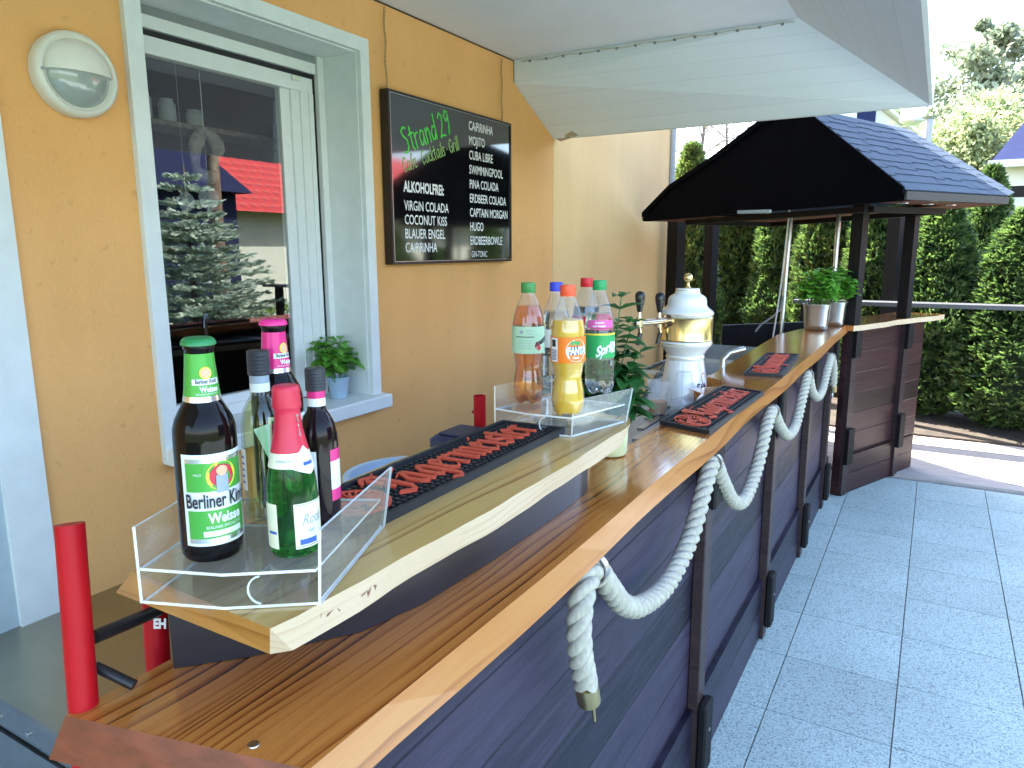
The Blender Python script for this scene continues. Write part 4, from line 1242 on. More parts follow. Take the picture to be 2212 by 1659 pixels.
def wine_bottle(name, label, pos, h, kind, face, lean=(0, 0)):
    t = thing(name, label, "wine bottle", pos, "bottles on the near acrylic tray")
    s = h / 0.24
    prof = [(0.018, 0.0), (0.026, 0.001), (0.0285, 0.006), (0.0290, 0.012), (0.0290, 0.128), (0.0282, 0.140), (0.0250, 0.156), (0.0190, 0.168), (0.0140, 0.176), (0.0128, 0.184), (0.0124, 0.222)]
    prof = [(r * s, z * s) for r, z in prof]
    rf = lambda o: rfun(prof, o)
    if kind == 'white':
        MB().lathe(prof + [(0.0005, .2222 * s)], 40, cap=True).build("glass", M['clearglass'], t, smooth=50, world=False)
        ip = [(max(.001, r - .0025), max(z, .004)) for r, z in prof if z < .172 * s]
        MB().lathe(ip, 36).build("wine", M['whitewine'], t, smooth=50, world=False)
        cols = (M['cap_dark'], M['lab_greyblue'], M['lab_white'])
    else:
        MB().lathe(prof, 40).build("glass", M['redwine'], t, smooth=50, world=False)
        cols = (M['cap_dark'], M['lab_pink'], M['lab_white'])
    c = [(.0146 * s, .206 * s)]
    for i in range(6): c += [(.0152 * s, (.208 + i * .005) * s), (.0152 * s, (.2105 + i * .005) * s), (.0146 * s, (.2115 + i * .005) * s)]
    c += [(.0150 * s, .239 * s), (.0138 * s, .24 * s)]
    MB().lathe(c, 36).build("screw_cap", cols[0], t, smooth=30, world=False)
    MB().patch(rf(.0005), .195 * s, .2065 * s, 0, 6.283, 36).build("neck_band", cols[1], t, smooth=True, world=False)
    nb = MB().patch(rf(.0006), .183 * s, .195 * s, 0, 6.283, 36)
    nbo = nb.build("neck_label", cols[2], t, smooth=True, world=False)
    R0 = .0290 * s
    b = MB()
    if kind == 'white':
        b.patch(R0 + .0006, .045 * s, .105 * s, face - 1.9, face - .95, 12, 0)
        b.patch(R0 + .0006, .045 * s, .118 * s, face + .75, face + 1.8, 12, 0)
        for q in range(5): b.patch(R0 + .0009, (.055 + q * .009) * s, (.058 + q * .009) * s, face - 1.7, face - 1.1, 8, 1)
        # tall glass shape print
        b.add([((R0 + .0008) * math.cos(a), (R0 + .0008) * math.sin(a), z_) for a, z_ in ((face - .42, .135 * s), (face + .32, .142 * s), (face + .28, .085 * s))], [(0, 1, 2)], 2)
        b.build("body_label", [M['lab_white'], M['lab_blue'], M['lab_mint']], t, world=False)
        MB().lathe([(0.0295 * s, .0012), (0.0297 * s, .012), (0.0292 * s, .016)], 36, cap=False).build("glass_foot", M['lab_mint'] if False else M['clearglass'], t, smooth=True, world=False)
    else:
        b.patch(R0 + .0006, .020 * s, .118 * s, face - 1.6, face - .15, 14, 0)
        for q in range(8): b.patch(R0 + .0009, (.030 + q * .009) * s, (.032 + q * .009) * s, face - 1.3, face - .35, 8, 2)
        b.patch(R0 + .0006, .100 * s, .118 * s, face + .55, face + 1.7, 12, 1)
        b.patch(R0 + .0006, .056 * s, .100 * s, face + .55, face + 1.7, 12, 0)
        b.patch(R0 + .0006, .038 * s, .056 * s, face + .55, face + 1.7, 12, 1)
        b.build("body_label", [M['lab_white'], M['lab_pink'], M['lab_greyblue']], t, world=False)
    t.rotation_euler = (lean[0], lean[1], 0)
    return t

def sekt_bottle(pos, face, h, lean=(0, 0)):
    t = thing("sparkling_wine_bottle", "small green sparkling wine bottle with red foil neck at the tray's near corner", "wine bottle", pos, "bottles on the near acrylic tray")
    s = h / 0.20
    prof = [(.019, 0), (.0265, .001), (.0290, .006), (.0295, .02), (.0292, .072), (.0285, .085), (.0262, .100), (.0225, .118), (.0182, .137), (.0155, .150), (.0142, .165), (.0139, .180)]
    prof = [(r * s, z * s) for r, z in prof]
    MB().lathe(prof, 44).build("glass", M['greenglass'], t, smooth=50, world=False)
    MB().lathe([(max(.001, r - .003), max(z, .004)) for r, z in prof if z < .125 * s], 36).build("wine", liquid("pale_sekt", (.55, .75, .35), 1.1), t, smooth=50, world=False)
    f = [(rfun(prof, .0006)(z * s), z * s) for z in np.linspace(.124, .172, 10)]
    f += [(.0158 * s, .1735 * s), (.0166 * s, .178 * s), (.0158 * s, .1825 * s), (.0164 * s, .186 * s), (.0156 * s, .190 * s), (.0160 * s, .194 * s), (.0150 * s, .199 * s), (.0135 * s, .2005 * s)]
    fo = MB().lathe(f, 40).build("foil", M['lab_red'], t, smooth=40, world=False)
    sc = MB()
    for q in range(5):
        zz = (.142 + q * .0055) * s
        text_cyl(sc, "Rsehme"[q], 0.006, rfun(f, .0006), zz, face + .72, 0.8, 0.0001, mi=0)
    sc.build("foil_print", M['lab_silver'], fo, world=False)
    rf1, rf2 = rfun(prof, .0007), rfun(prof, .0011)
    nb = MB()
    # neck label that dips to a point at the right
    n = 30
    vs, fs = [], []
    for k in range(n + 1):
        a = face - 1.9 + 3.8 * k / n
        dip = max(0, 1 - abs(a - (face + .85)) / .9)
        zb_, zt_ = (.107 - .010 * dip) * s, (.124 + .0075 * max(0, 1 - abs(a - (face + .75)) / .35)) * s
        for j in range(5):
            zz = zb_ + (zt_ - zb_) * j / 4
            vs.append((rf1(zz) * math.cos(a), rf1(zz) * math.sin(a), zz))
    for k in range(n):
        for j in range(4): fs.append((k * 5 + j, (k + 1) * 5 + j, (k + 1) * 5 + j + 1, k * 5 + j + 1))
    nb.add(vs, fs, 0)
    nb.patch(rf2, .1085 * s, .1125 * s, face + .55, face + 1.15, 8, 1)
    text_cyl(nb, "Rotkäppchen", .0042, rf2, .1145 * s, face - .35, .8, shear=.3, mi=2)
    nb.build("neck_label", [M['lab_cream'], M['lab_blue'], M['lab_greyblue']], t, smooth=True, world=False)
    b = MB()
    R0 = .0296 * s
    b.patch(R0 + .0004, .012 * s, .066 * s, face - .05, face + 1.5, 18, 0)
    b.patch(R0 + .0004, .012 * s, .066 * s, face - 1.6, face - .72, 12, 0)
    b.patch(R0 + .0008, .0165 * s, .023 * s, face + .12, face + .85, 9, 1)
    b.patch(R0 + .0008, .030 * s, .033 * s, face - 1.2, face - .78, 5, 1)
    text_cyl(b, "Rotk", .016, R0 + .0008, .040 * s, face + .22, .8, shear=.35, align='LEFT', mi=2)
    text_cyl(b, "Sekt", .006, R0 + .0008, .030 * s, face + .45, .8, shear=.35, align='LEFT', mi=2)
    for zz in (.014, .0640): b.patch(R0 + .0006, zz * s, (zz + .0006) * s, face + .02, face + 1.4, 12, 3)
    b.build("body_label", [M['lab_cream'], M['lab_blue'], M['lab_greyblue'], M['ink']], t, world=False)
    t.rotation_euler = (lean[0], lean[1], 0)
    return t

p1 = onz(461, 1192, TF)
beer_bottle("tall brown beer bottle with green label and green crown cap, nearest in the tray", (*p1[:2], TF), M['lab_green'], M['cap_green'], facing(p1) + 0.30, lean=(R(0.5), R(1.6)), k=0.985)
p2 = onz(640, 1188, TF)
sekt_bottle((*p2[:2], TF), facing(p2) + 0.05, 0.176, lean=(R(-0.6), R(-1.0)))
p3 = onz(562, 1130, TF)
wine_bottle("wine_bottle", "clear white wine bottle with black screw cap behind the green labelled beer", (p3[0] - .012, p3[1] + .022, TF), 0.199, 'white', facing(p3), lean=(R(0), R(0.5)))
p4 = onz(692, 1130, TF)
wine_bottle("wine_bottle", "dark red wine bottle with black cap and pink white neck band", (p4[0] - .004, p4[1] + .008, TF), 0.181, 'red', facing(p4))
p5 = np.array([p2[0] - .095, p2[1] + .145])
p5 = onz(612, 1085, TF)
beer_bottle("brown beer bottle with pink label and pink crown cap, at the back of the tray", (*p5[:2], TF), M['lab_pink'], M['cap_pink'], facing(p5) + 0.75, lean=(0, R(0.5)), k=1.0)

# ------------------------------------------------------------------ soft drink bottles
PETP = [(.012, .004), (.020, .001), (.027, .004), (.0305, .016), (.0318, .030), (.0305, .048), (.0265, .070), (.0262, .078), (.0290, .094), (.0322, .106), (.0325, .110), (.0325, .160), (.0318, .166), (.0290, .182), (.0225, .202), (.0160, .216), (.0130, .222), (.0125, .2265)]
SPRP = [(.012, .004), (.020, .001), (.027, .004), (.0310, .014), (.0320, .022), (.0320, .075), (.0312, .078), (.0325, .082), (.0325, .135), (.0312, .139), (.0318, .150), (.0300, .166), (.0225, .196), (.0160, .213), (.0130, .222), (.0125, .2265)]
def pet(label, pos, prof, capm, drink, fill, labels, lean=(0, 0), petals=True, s=1.0):
    t = thing("soft_drink_bottle", label, "plastic bottle", pos, "soft drink bottles on the far tray")
    n = 60
    def lob(prof_, shr, zmax=9):
        mb = MB()
        vs, fs = [], []
        pr = [(r, z) for r, z in prof_ if z <= zmax + 1e-6]
        for r, z in pr:
            for k in range(n):
                a = 2 * math.pi * k / n
                q = r - shr
                if petals and z < .030: q *= 1 - 0.13 * (1 - z / .030) * (0.5 + 0.5 * math.cos(5 * a))
                zz = z + (0.010 * (0.5 + 0.5 * math.cos(5 * a)) if (petals and z < .005) else 0)
                vs.append((max(q, .0005) * math.cos(a), max(q, .0005) * math.sin(a), max(zz, shr)))
        for i in range(len(pr) - 1):
            for k in range(n): fs.append((i * n + k, i * n + (k + 1) % n, (i + 1) * n + (k + 1) % n, (i + 1) * n + k))
        fs.append(tuple(range(n - 1, -1, -1))); fs.append(tuple(range((len(pr) - 1) * n, len(pr) * n)))
        return mb.add(vs, fs)
    P = [(r, z * s) for r, z in prof]
    # finer profile with soft ribs
    zz = np.linspace(.004, P[-1][1], 60)
    fine = [P[0], P[1]] + [(float(np.interp(z, [p[1] for p in P[2:]], [p[0] for p in P[2:]])), float(z)) for z in zz]
    lob(fine, 0.0).build("bottle", M['pet'], t, smooth=60, world=False)
    lv = [(r, z) for r, z in fine if z <= fill * s] + [(float(np.interp(fill * s, [p[1] for p in P[2:]], [p[0] for p in P[2:]])), fill * s)]
    if drink: lob(lv, .0010).build("drink", drink, t, smooth=60, world=False)
    c = MB()
    m_ = 60
    vs, fs = [], []
    for rr, z_, w in ((.0148, .2255, 0), (.0150, .2285, 0), (.0143, .2290, 0), (.0148, .2295, 1), (.0148, .2440, 1), (.0138, .2460, 0)):
        for k in range(m_):
            q = rr * (1 - (.03 if w and k % 2 else 0))
            vs.append((q * math.cos(2 * math.pi * k / m_), q * math.sin(2 * math.pi * k / m_), z_ * s))
    for i in range(5):
        for k in range(m_): fs.append((i * m_ + k, i * m_ + (k + 1) % m_, (i + 1) * m_ + (k + 1) % m_, (i + 1) * m_ + k))
    fs.append(tuple(range(5 * m_, 6 * m_)))
    c.add(vs, fs).build("cap", capm, t, smooth=30, world=False)
    if labels: labels(t, rfun(P, .0006), rfun(P, .0009), rfun(P, .0012), facing(pos))
    t.rotation_euler = (lean[0], lean[1], 0)
    return t

def lab_mixed(t, r1, r2, r3, f):
    b = MB().patch(r1, .106, .160, 0, 6.283, 60, 0)
    b.build("label", M['lab_mint'], t, smooth=True, world=False)
    q = MB()
    text_cyl(q, "mezzo", .017, r2, .126, f + .95, .8, .0008, shear=.2, slope=.35, mi=0)
    q.patch(r2, .139, .1405, f - .8, f + .35, 14, 0)
    q.patch(r2, .1465, .1525, f - .55, f - .32, 4, 1)
    for k in range(2): text_cyl(q, ("VEGAN", "50 CL")[k], .0045, r2, .151 - k * .0065, f + .08, 1.0, mi=1)
    for k in range(4): text_cyl(q, "Zutaten Wasser Zucker", .0035, r2, .131 - k * .005, f - .25, .9, mi=1)
    for k, (aa, zz, rr) in enumerate(((.58, .122, .006), (.70, .117, .005))):
        pts = [(f + aa + rr * math.cos(a) / .0325, zz + rr * math.sin(a)) for a in np.linspace(0, 6.283, 13)[:-1]]
        q.add([(r2(z) * math.cos(a), r2(z) * math.sin(a), z) for a, z in pts], [tuple(range(12))], 2)
    q.build("print", [M['ink'], M['lab_greyblue'], M['lab_red']], t, world=False)
def lab_orange(t, r1, r2, r3, f):
    b = MB().patch(r1, .104, .152, 0, 6.283, 60, 0)
    b.build("label", M['lab_orange'], t, smooth=True, world=False)
    q = MB()
    q.patch(r2, .106, .150, f - 1.15, f - .62, 6, 1)
    for k in range(8): q.patch(r3, .109 + k * .0026, .1103 + k * .0026, f - 1.1, f - .68, 5, 2)
    q.patch(r3, .134, .147, f - 1.05, f - .74, 5, 5)
    for rr, mi, fn in ((.021, 1, r2), (.0175, 4, r3)):
        pts = [(f + .52 + rr * math.cos(a) / .0325, .127 + rr * math.sin(a)) for a in np.linspace(0, 6.283, 25)[:-1]]
        q.add([(fn(z) * math.cos(a), fn(z) * math.sin(a), z) for a, z in pts], [tuple(range(24))], mi)
    pts = [(f + .42 + .010 * math.cos(a) / .0325, .1405 + .0042 * math.sin(a)) for a in np.linspace(0, 6.283, 13)[:-1]]
    q.add([((r3(z) + .0004) * math.cos(a), (r3(z) + .0004) * math.sin(a), z) for a, z in pts], [tuple(range(12))], 3)
    r4 = lambda z: r3(z) + .0005
    r5 = lambda z: r3(z) + .0009
    q.patch(r4, .1195, .1345, f + .08, f + 1.0, 14, 2)
    text_cyl(q, "FANTA", .0185, r5, .1205, f + .54, .66, .0011, mi=1)
    text_cyl(q, "Orange", .0055, r5, .1125, f + .45, .8, .0003, mi=1)
    q.build("print", [M['lab_orange'], M['white'], M['lab_navy'], M['lab_emerald'], M['lab_orange'], M['ink']], t, world=False)
def lab_lemon(t, r1, r2, r3, f):
    b = MB().patch(r1, .082, .135, 0, 6.283, 60, 0)
    b.build("label", M['lab_emerald'], t, smooth=True, world=False)
    q = MB()
    q.patch(r2, .131, .135, f - 1.4, f + 1.4, 30, 1)
    q.add([(r2(z) * math.cos(a), r2(z) * math.sin(a), z) for a, z in ((f - .35, .131), (f + .75, .131), (f + .15, .113))], [(0, 2, 1)], 1)
    text_cyl(q, "Sprite", .030, r3, .094, f + .52, .72, .0012, shear=.25, slope=.38, mi=2)
    text_cyl(q, "ZERO", .008, r3, .094, f + 1.05, .8, .0005, mi=2)
    q.patch(lambda z: r2(z), .1465, .163, f - .9, f + 1.0, 20, 3)
    q.patch(lambda z: r2(z), .1425, .1445, f - .9, f + .7, 20, 3)
    for k in range(2): text_cyl(q, "neue Rezeptur" if k else "zuckerfrei", .006, r3, .156 - k * .007, f, .8, .0002, mi=2)
    q.build("print", [M['lab_emerald'], M['lab_yellow'], M['white'], M['lab_magenta']], t, world=False)
def lab_cola(t, r1, r2, r3, f):
    MB().patch(r1, .106, .160, 0, 6.283, 60, 0).build("label", M['lab_red'], t, smooth=True, world=False)
def lab_water(t, r1, r2, r3, f):
    b = MB().patch(r1, .095, .135, f - 1.8, f + 1.8, 40, 0)
    b.build("label", M['lab_white'], t, smooth=True, world=False)

q = onz(1140, 872, TF); pet("amber mixed drink bottle with pale green label and dark green cap", (q[0] - .004, q[1] + .010, TF), PETP, M['cap_grassgreen'], M['icetea'], .200, lab_mixed)
q = onz(1222, 898, TF); pet("orange soda bottle with orange label and orange cap, nearest in the far tray", (q[0], q[1] + .010, TF), PETP, M['cap_orange'], M['orangeade'], .182, lab_orange, lean=(R(0), R(-.6)))
q = onz(1290, 852, TF); pet("clear lemon soda bottle with bright green label and bright green cap", (q[0], q[1] + .012, TF), SPRP, M['cap_emerald'], M['water'], .176, lab_lemon, lean=(0, R(-1.0)))
q = onz(1200, 842, TF); pet("clear water bottle with blue cap between the amber and orange drinks", (q[0] - .015, q[1] + .03, TF), SPRP, M['cap_blue'], M['water'], .180, lab_water, s=0.97)
q = onz(1258, 836, TF); pet("dark cola bottle with red cap at the back of the far tray", (q[0] - .015, q[1] + .05, TF), PETP, M['cap_red'], M['cola'], .182, lab_cola)

# ------------------------------------------------------------------ mint in a pale jar at the slab's far end
def mint():
    b = np.array([*onz(1322, 972, CT)[:2], CT])
    b = np.array([-0.640, 1.560, CT])
    t = thing("potted_mint", "leafy mint plant in a pale yellow glass jar behind the clear soda bottle", "potted plant", b)
    MB().lathe([(.032, .0008), (.040, .003), (.043, .012), (.045, .075), (.044, .082), (.041, .082), (.041, .012), (.0005, .010)], 32, 0, b).build("jar", M['jar'], t, smooth=50)
    st, fo = MB(), MB()
    tips = [(0.010, .03, .30), (-.05, .06, .19), (.05, .05, .17), (.035, .07, .06), (.03, .06, .24), (-.04, -.03, .20), (.05, .0, .14), (-.03, .09, .22), (-.03, .13, .10), (.0, .0, .17), (.045, .05, .015), (-.13, -.12, .11), (-.11, -.09, .18)]
    for i, (dx, dy, dz) in enumerate(tips):
        p0 = b + np.array([dx * .15, dy * .15, .05])
        p2_ = b + np.array([dx, dy, .07 + dz])
        p1_ = b + np.array([dx * .35, dy * .35, .07 + max(dz, .1) * .65])
        cv = [p0 * (1 - u) ** 2 + 2 * p1_ * u * (1 - u) + p2_ * u * u for u in np.linspace(0, 1, 9)]
        st.tube(cv, [.0022] * 5 + [.0016] * 4, 6)
        nn = 6
        for k in range(nn):
            u = .38 + .62 * k / (nn - 1)
            p = p0 * (1 - u) ** 2 + 2 * p1_ * u * (1 - u) + p2_ * u * u
            for sg in (0, math.pi):
                a = i * 1.1 + k * 1.57 + sg
                d = np.array([math.cos(a), math.sin(a), .45 if k > 3 else .12])
                sz = (.092 - .009 * k) * random.uniform(.8, 1.15)
                leaf(fo, p, d, (0, 0, 1), sz, sz * .58, cup=random.uniform(.1, .3))
    st.build("stem", M['stem'], t); fo.build("foliage", M['mint'], t, smooth=60)
mint()

# ------------------------------------------------------------------ steel worktop behind the counter with drip grid, tower, cups
def worktop():
    t = thing("steel_worktop", "stainless steel worktop with drip grid behind the bar under the beer tower", "worktop", (-1.0, 2.9, 0))
    z = 1.055
    pl = [(-.60, 1.62), (-.60, 4.35), (-1.32, 4.35), (-1.085, 3.27), (-.785, 1.98), (-.76, 1.62)]
    MB().prism([(x, y, z - .04) for x, y in pl], (0, 0, .04)).build("top", M['steel_dull'], t)
    MB().prism([(-.70, 1.66, 0), (-.68, 4.3, 0), (-1.27, 4.3, 0), (-1.05, 3.25, 0), (-.755, 1.98, 0), (-.74, 1.66, 0)], (0, 0, z - .041)).build("cabinet", M['post_black'], t)
    MB().tube([(-.763, 1.62, z + .004), (-.79, 1.98, z + .004), (-1.09, 3.27, z + .004), (-1.325, 4.35, z + .004)], .010, 8).build("back_rim", M['blackplastic'], t)
    g = MB()
    for i in range(12):
        for j in range(64):
            x, y = -.97 + i * .033, 1.65 + j * .0165
            if x < -.765 - max(0, y - 1.98) * .2326 + .03: continue
            g.prism([(x - .012, y - .0055, z + .0005), (x + .012, y - .0055, z + .0005), (x + .012, y + .0055, z + .0005), (x - .012, y + .0055, z + .0005)], (0, 0, .006))
    g.build("drip_grid", M['steel'], t)
    s = MB().box((-1.14, 3.15, z + .0005), (-.80, 3.155, z + .02)).box((-1.14, 3.62, z + .0005), (-.80, 3.625, z + .02)).box((-1.145, 3.15, z + .0005), (-1.14, 3.625, z + .02))
    s.build("sink_rim", M['steel'], t)
    a, b = onz(1572, 782, CT + .02), onz(1608, 764, CT + .05)
    MB().tube([(a[0] - .02, a[1], z), (a[0] - .02, a[1], CT + .03), (a[0], a[1] + .02, CT + .055), (b[0], b[1], CT + .07)], .012, 10).build("faucet", M['steel'], t, smooth=60)
worktop()

def beer_tower():
    b = np.array([-0.775, 2.60, 1.0562])
    t = thing("beer_tower", "white porcelain beer tower with gold band and two taps behind the counter", "beer tower", b)
    top = 1.534
    k = .000446 * 1.02
    def Z(y): return top - (y - 115) * k - b[2]
    def Rr(r): return r * .000446
    body = [(.092, 0.0), (.092, .01), (.088, .02), (Rr(186), Z(1060)), (Rr(180), Z(980)), (Rr(168), Z(900)), (Rr(156), Z(830)), (Rr(150), Z(800)), (Rr(155), Z(792)), (Rr(158), Z(780)), (Rr(154), Z(768)), (Rr(150), Z(762)), (Rr(158), Z(745)), (Rr(178), Z(715)), (Rr(200), Z(690)), (Rr(210), Z(678)), (Rr(214), Z(664)), (Rr(210), Z(650)), (Rr(203), Z(643))]
    MB().lathe(body, 56, 0, b).build("column", M['porcelain'], t, smooth=35)
    MB().lathe([(Rr(209), Z(642)), (Rr(212), Z(636)), (Rr(209), Z(628)), (Rr(210), Z(470)), (Rr(213), Z(462)), (Rr(209), Z(456))], 64, 0, b).build("gold_band", M['gold'], t, smooth=35)
    lid = [(Rr(203), Z(455)), (Rr(209), Z(447)), (Rr(216), Z(434)), (Rr(214), Z(420)), (Rr(205), Z(408)), (Rr(190), Z(396)), (Rr(168), Z(380)), (Rr(157), Z(362)), (Rr(155), Z(330)), (Rr(150), Z(308)), (Rr(138), Z(294)), (Rr(105), Z(275)), (Rr(98), Z(262)), (Rr(96), Z(240)), (Rr(88), Z(231)), (Rr(30), Z(228))]
    MB().lathe(lid, 56, 0, b).build("lid", M['porcelain'], t, smooth=35)
    kb = MB().lathe([(Rr(26), Z(229)), (Rr(14), Z(215)), (Rr(11), Z(195)), (Rr(14), Z(186))], 20, 0, b)
    sph(kb, b + np.array([0, 0, Z(150)]), Rr(36), 12)
    kb.build("knob", M['gold'], t, smooth=60)
    for yv, rr in ((432, 216.5), (664, 214.5), (780, 158.5), (245, 97)):
        MB().lathe([(Rr(rr) + .0003, Z(yv) - .0012), (Rr(rr) + .0008, Z(yv)), (Rr(rr) + .0003, Z(yv) + .0012)], 48, 0, b, cap=False).build("gold_line", M['gold'], t, smooth=60)
    # lettering and red curl on the column, seen at its right
    f = facing(b) + .80
    q = MB()
    rf = lambda z: float(np.interp(z, [p[1] for p in body], [p[0] for p in body])) + .0006
    text_cyl(q, "Söft", .042, rf, Z(1040), f + .1, .75, .0012, mi=0)
    for s_ in range(12):
        a0, a1 = s_ * .42, (s_ + 1) * .42
        pt = []
        for a, o_ in ((a0, .004), (a1, .004), (a1, .001), (a0, .001)):
            rr = .006 + .010 * a / 5
            pt.append((f + .30 + (rr + o_) * math.cos(a) / .075, Z(935) + (rr + o_) * 1.5 * math.sin(a)))
        q.add([(rf(z) * math.cos(a), rf(z) * math.sin(a), z) for a, z in pt], [(0, 1, 2, 3)], 1)
    # text_cyl works round the origin: shift to the tower
    q.v = [(x + b[0], y + b[1], z + b[2]) for x, y, z in q.v]
    q.build("print", [M['ink'], M['lab_red']], t)
    zt = b[2] + Z(540)
    for hx, depth_ in ((1381, 2.50), (1424, 2.60)):
        tp = dep(hx, 702, depth_); tp[2] = zt
        tp[2] = dep(hx, 698, depth_)[2]
        # point on the band the arm starts from
        d = tp - b; d[2] = 0; d /= np.linalg.norm(d)
        st = b + d * Rr(205); st[2] = tp[2]
        m = MB().tube([st, tp - d * .004], .011, 12).tube([tp - np.array([0, 0, .014]), tp + np.array([0, 0, .018])], .0125, 12).tube([st - d * .004, st + d * .010], .022, 14)
        m.tube([tp + d * -.01, tp + d * .022], .010, 12)
        m.tube([tp + np.array([0, 0, .018]), tp + np.array([0, 0, .040])], [.008, .006], 10)
        m.tube([tp + np.array([0, 0, .018]), tp + np.array([0, 0, .022])], .011, 10)
        m.tube([tp - np.array([0, 0, .010]), tp - np.array([0, 0, .035]) - d * .006], .0075, 10)
        tap = m.build("tap", plain("tap_metal", (.72, .60, .48), .18, 1.0), t, smooth=45)
        hb = tp + np.array([0, 0, .038])
        MB().tube([hb, hb + [0, 0, .010], hb + [0, 0, .040], hb + [0, 0, .058], hb + [0, 0, .068], hb + [0, 0, .072]], [.008, .010, .0165, .0175, .013, .004], 16).build("handle", M['blackplastic'], tap, smooth=60)
        sp0 = tp - np.array([0, 0, .034]) - d * .006
        MB().tube([sp0, sp0 - np.array([0, 0, .042]) - d * -.012], [.0085, .0075], 12).build("spout", M['blackplastic'], tap, smooth=45)
beer_tower()

def cups():
    p = onz(1470, 893, CT); p = onz(1473, 902, 1.0625)
    t = thing("plastic_cup_stack", "stack of clear upturned plastic cups on the counter before the beer tower", "cup stack", p)
    z0 = 0
    for i in range(9):
        top_ = .100 if i == 8 else .012
        mb = MB().lathe([(.0385, 0), (.0392, .002), (.0375, .0045), (.0365, top_ * .12 + .0045), (.0365 - .010 * top_ / .1, top_)] + ([(.0255, .1015), (.0005, .1015)] if i == 8 else []), 36, 0, p + [0, 0, z0], cap=False)
        o = mb.build("cup", M['cup'], t, smooth=35)
        z0 += .0068
    q = onz(1420, 893, 1.063)
    q = np.array([*onz(1419, 888, CT)[:2], CT])
    q = np.array([-.735, 1.985, 1.0625]); q = onz(1420, 893, 1.0625)
    t2 = thing("beer_cup", "clear plastic cup with a little amber beer left, standing on the drip grid", "cup", q)
    H_ = .115
    MB().lathe([(.0005, .001), (.028, .001), (.0285, .004), (.0375, H_ - .004), (.0395, H_ - .002), (.0388, H_)], 36, 0, q, cap=False).build("cup", M['cup'], t2, smooth=40)
    MB().lathe([(.0275, .003), (.0310, .043)], 32, 0, q).build("beer", M['beer'], t2, smooth=40)
cups()

# ------------------------------------------------------------------ steel pots with basil on the far counter
def steel_pot(p, label, h, r, nst):
    t = thing("potted_basil", label, "potted plant", p, "basil in steel pots on the far counter")
    mb = MB().lathe([(r * .78, .0008), (r * .86, .006), (r * .92, .03), (r * 1.0, h * .80), (r * 1.02, h * .84), (r * 1.06, h * .97), (r * 1.14, h * .985), (r * 1.14, h), (r * 1.02, h), (r * .98, h * .93), (.0005, h * .9)], 48, 0, p, sq=4.0)
    mb.build("steel_pot", M['steel'], t, smooth=40)
    basil(t, np.array(p) + [0, 0, h * .88], r * 1.6, h * 1.5, nst, 7, .062, M['basil'], spread=1.0)
steel_pot(np.array([*onz(1762, 712, CT)[:2], CT]), "bushy basil in the nearer steel pot on the far counter", .155, .072, 26)
steel_pot(np.array([*onz(1800, 703, CT)[:2], CT]), "bushy basil in the farther steel pot beside the gazebo post", .150, .066, 22)

# ------------------------------------------------------------------ things behind the bar at the left
def steel_table():
    t = thing("steel_table", "low stainless steel table with riveted front edge between bar and wall", "table", (-1.5, 0.9, 0))
    z = .585
    y0 = float(onz(0, 1520, z)[1])
    MB().box((-2.148, y0 + .006, z - .02), (-0.60, 2.35, z)).build("table_top", plain("wall_tinted_steel", (.40, .37, .28), .33, 1.0, var=.12, scale=2.2), t)  # warm tint puts the orange wall's reflection into the steel colour
    r = MB().box((-2.148, y0 - .004, z - .055), (-.55, y0 + .0055, z + .006)).box((-2.148, y0 - .010, z - .13), (-.55, y0 + .0, z - .064)).box((-2.148, y0 - .002, z - .40), (-.55, y0 + .004, z - .138))
    e = r.build("front_edge", M['steel_edge'], t)
    k = MB()
    for i in range(12):
        x = -2.05 + i * .125
        k.tube([(x, y0 - .0045, z - .03), (x, y0 - .008, z - .03)], .006, 10)
        if i % 2: k.tube([(x + .05, y0 - .0105, z - .10), (x + .05, y0 - .014, z - .10)], .006, 10)
    k.build("rivets", M['steel'], e)
    for x in (-2.10, -.68):
        for y in (y0 + .05, 2.28): MB().box((x - .02, y - .02, 0), (x + .02, y + .02, z - .021)).build("leg", M['steel_edge'], t)
steel_table()

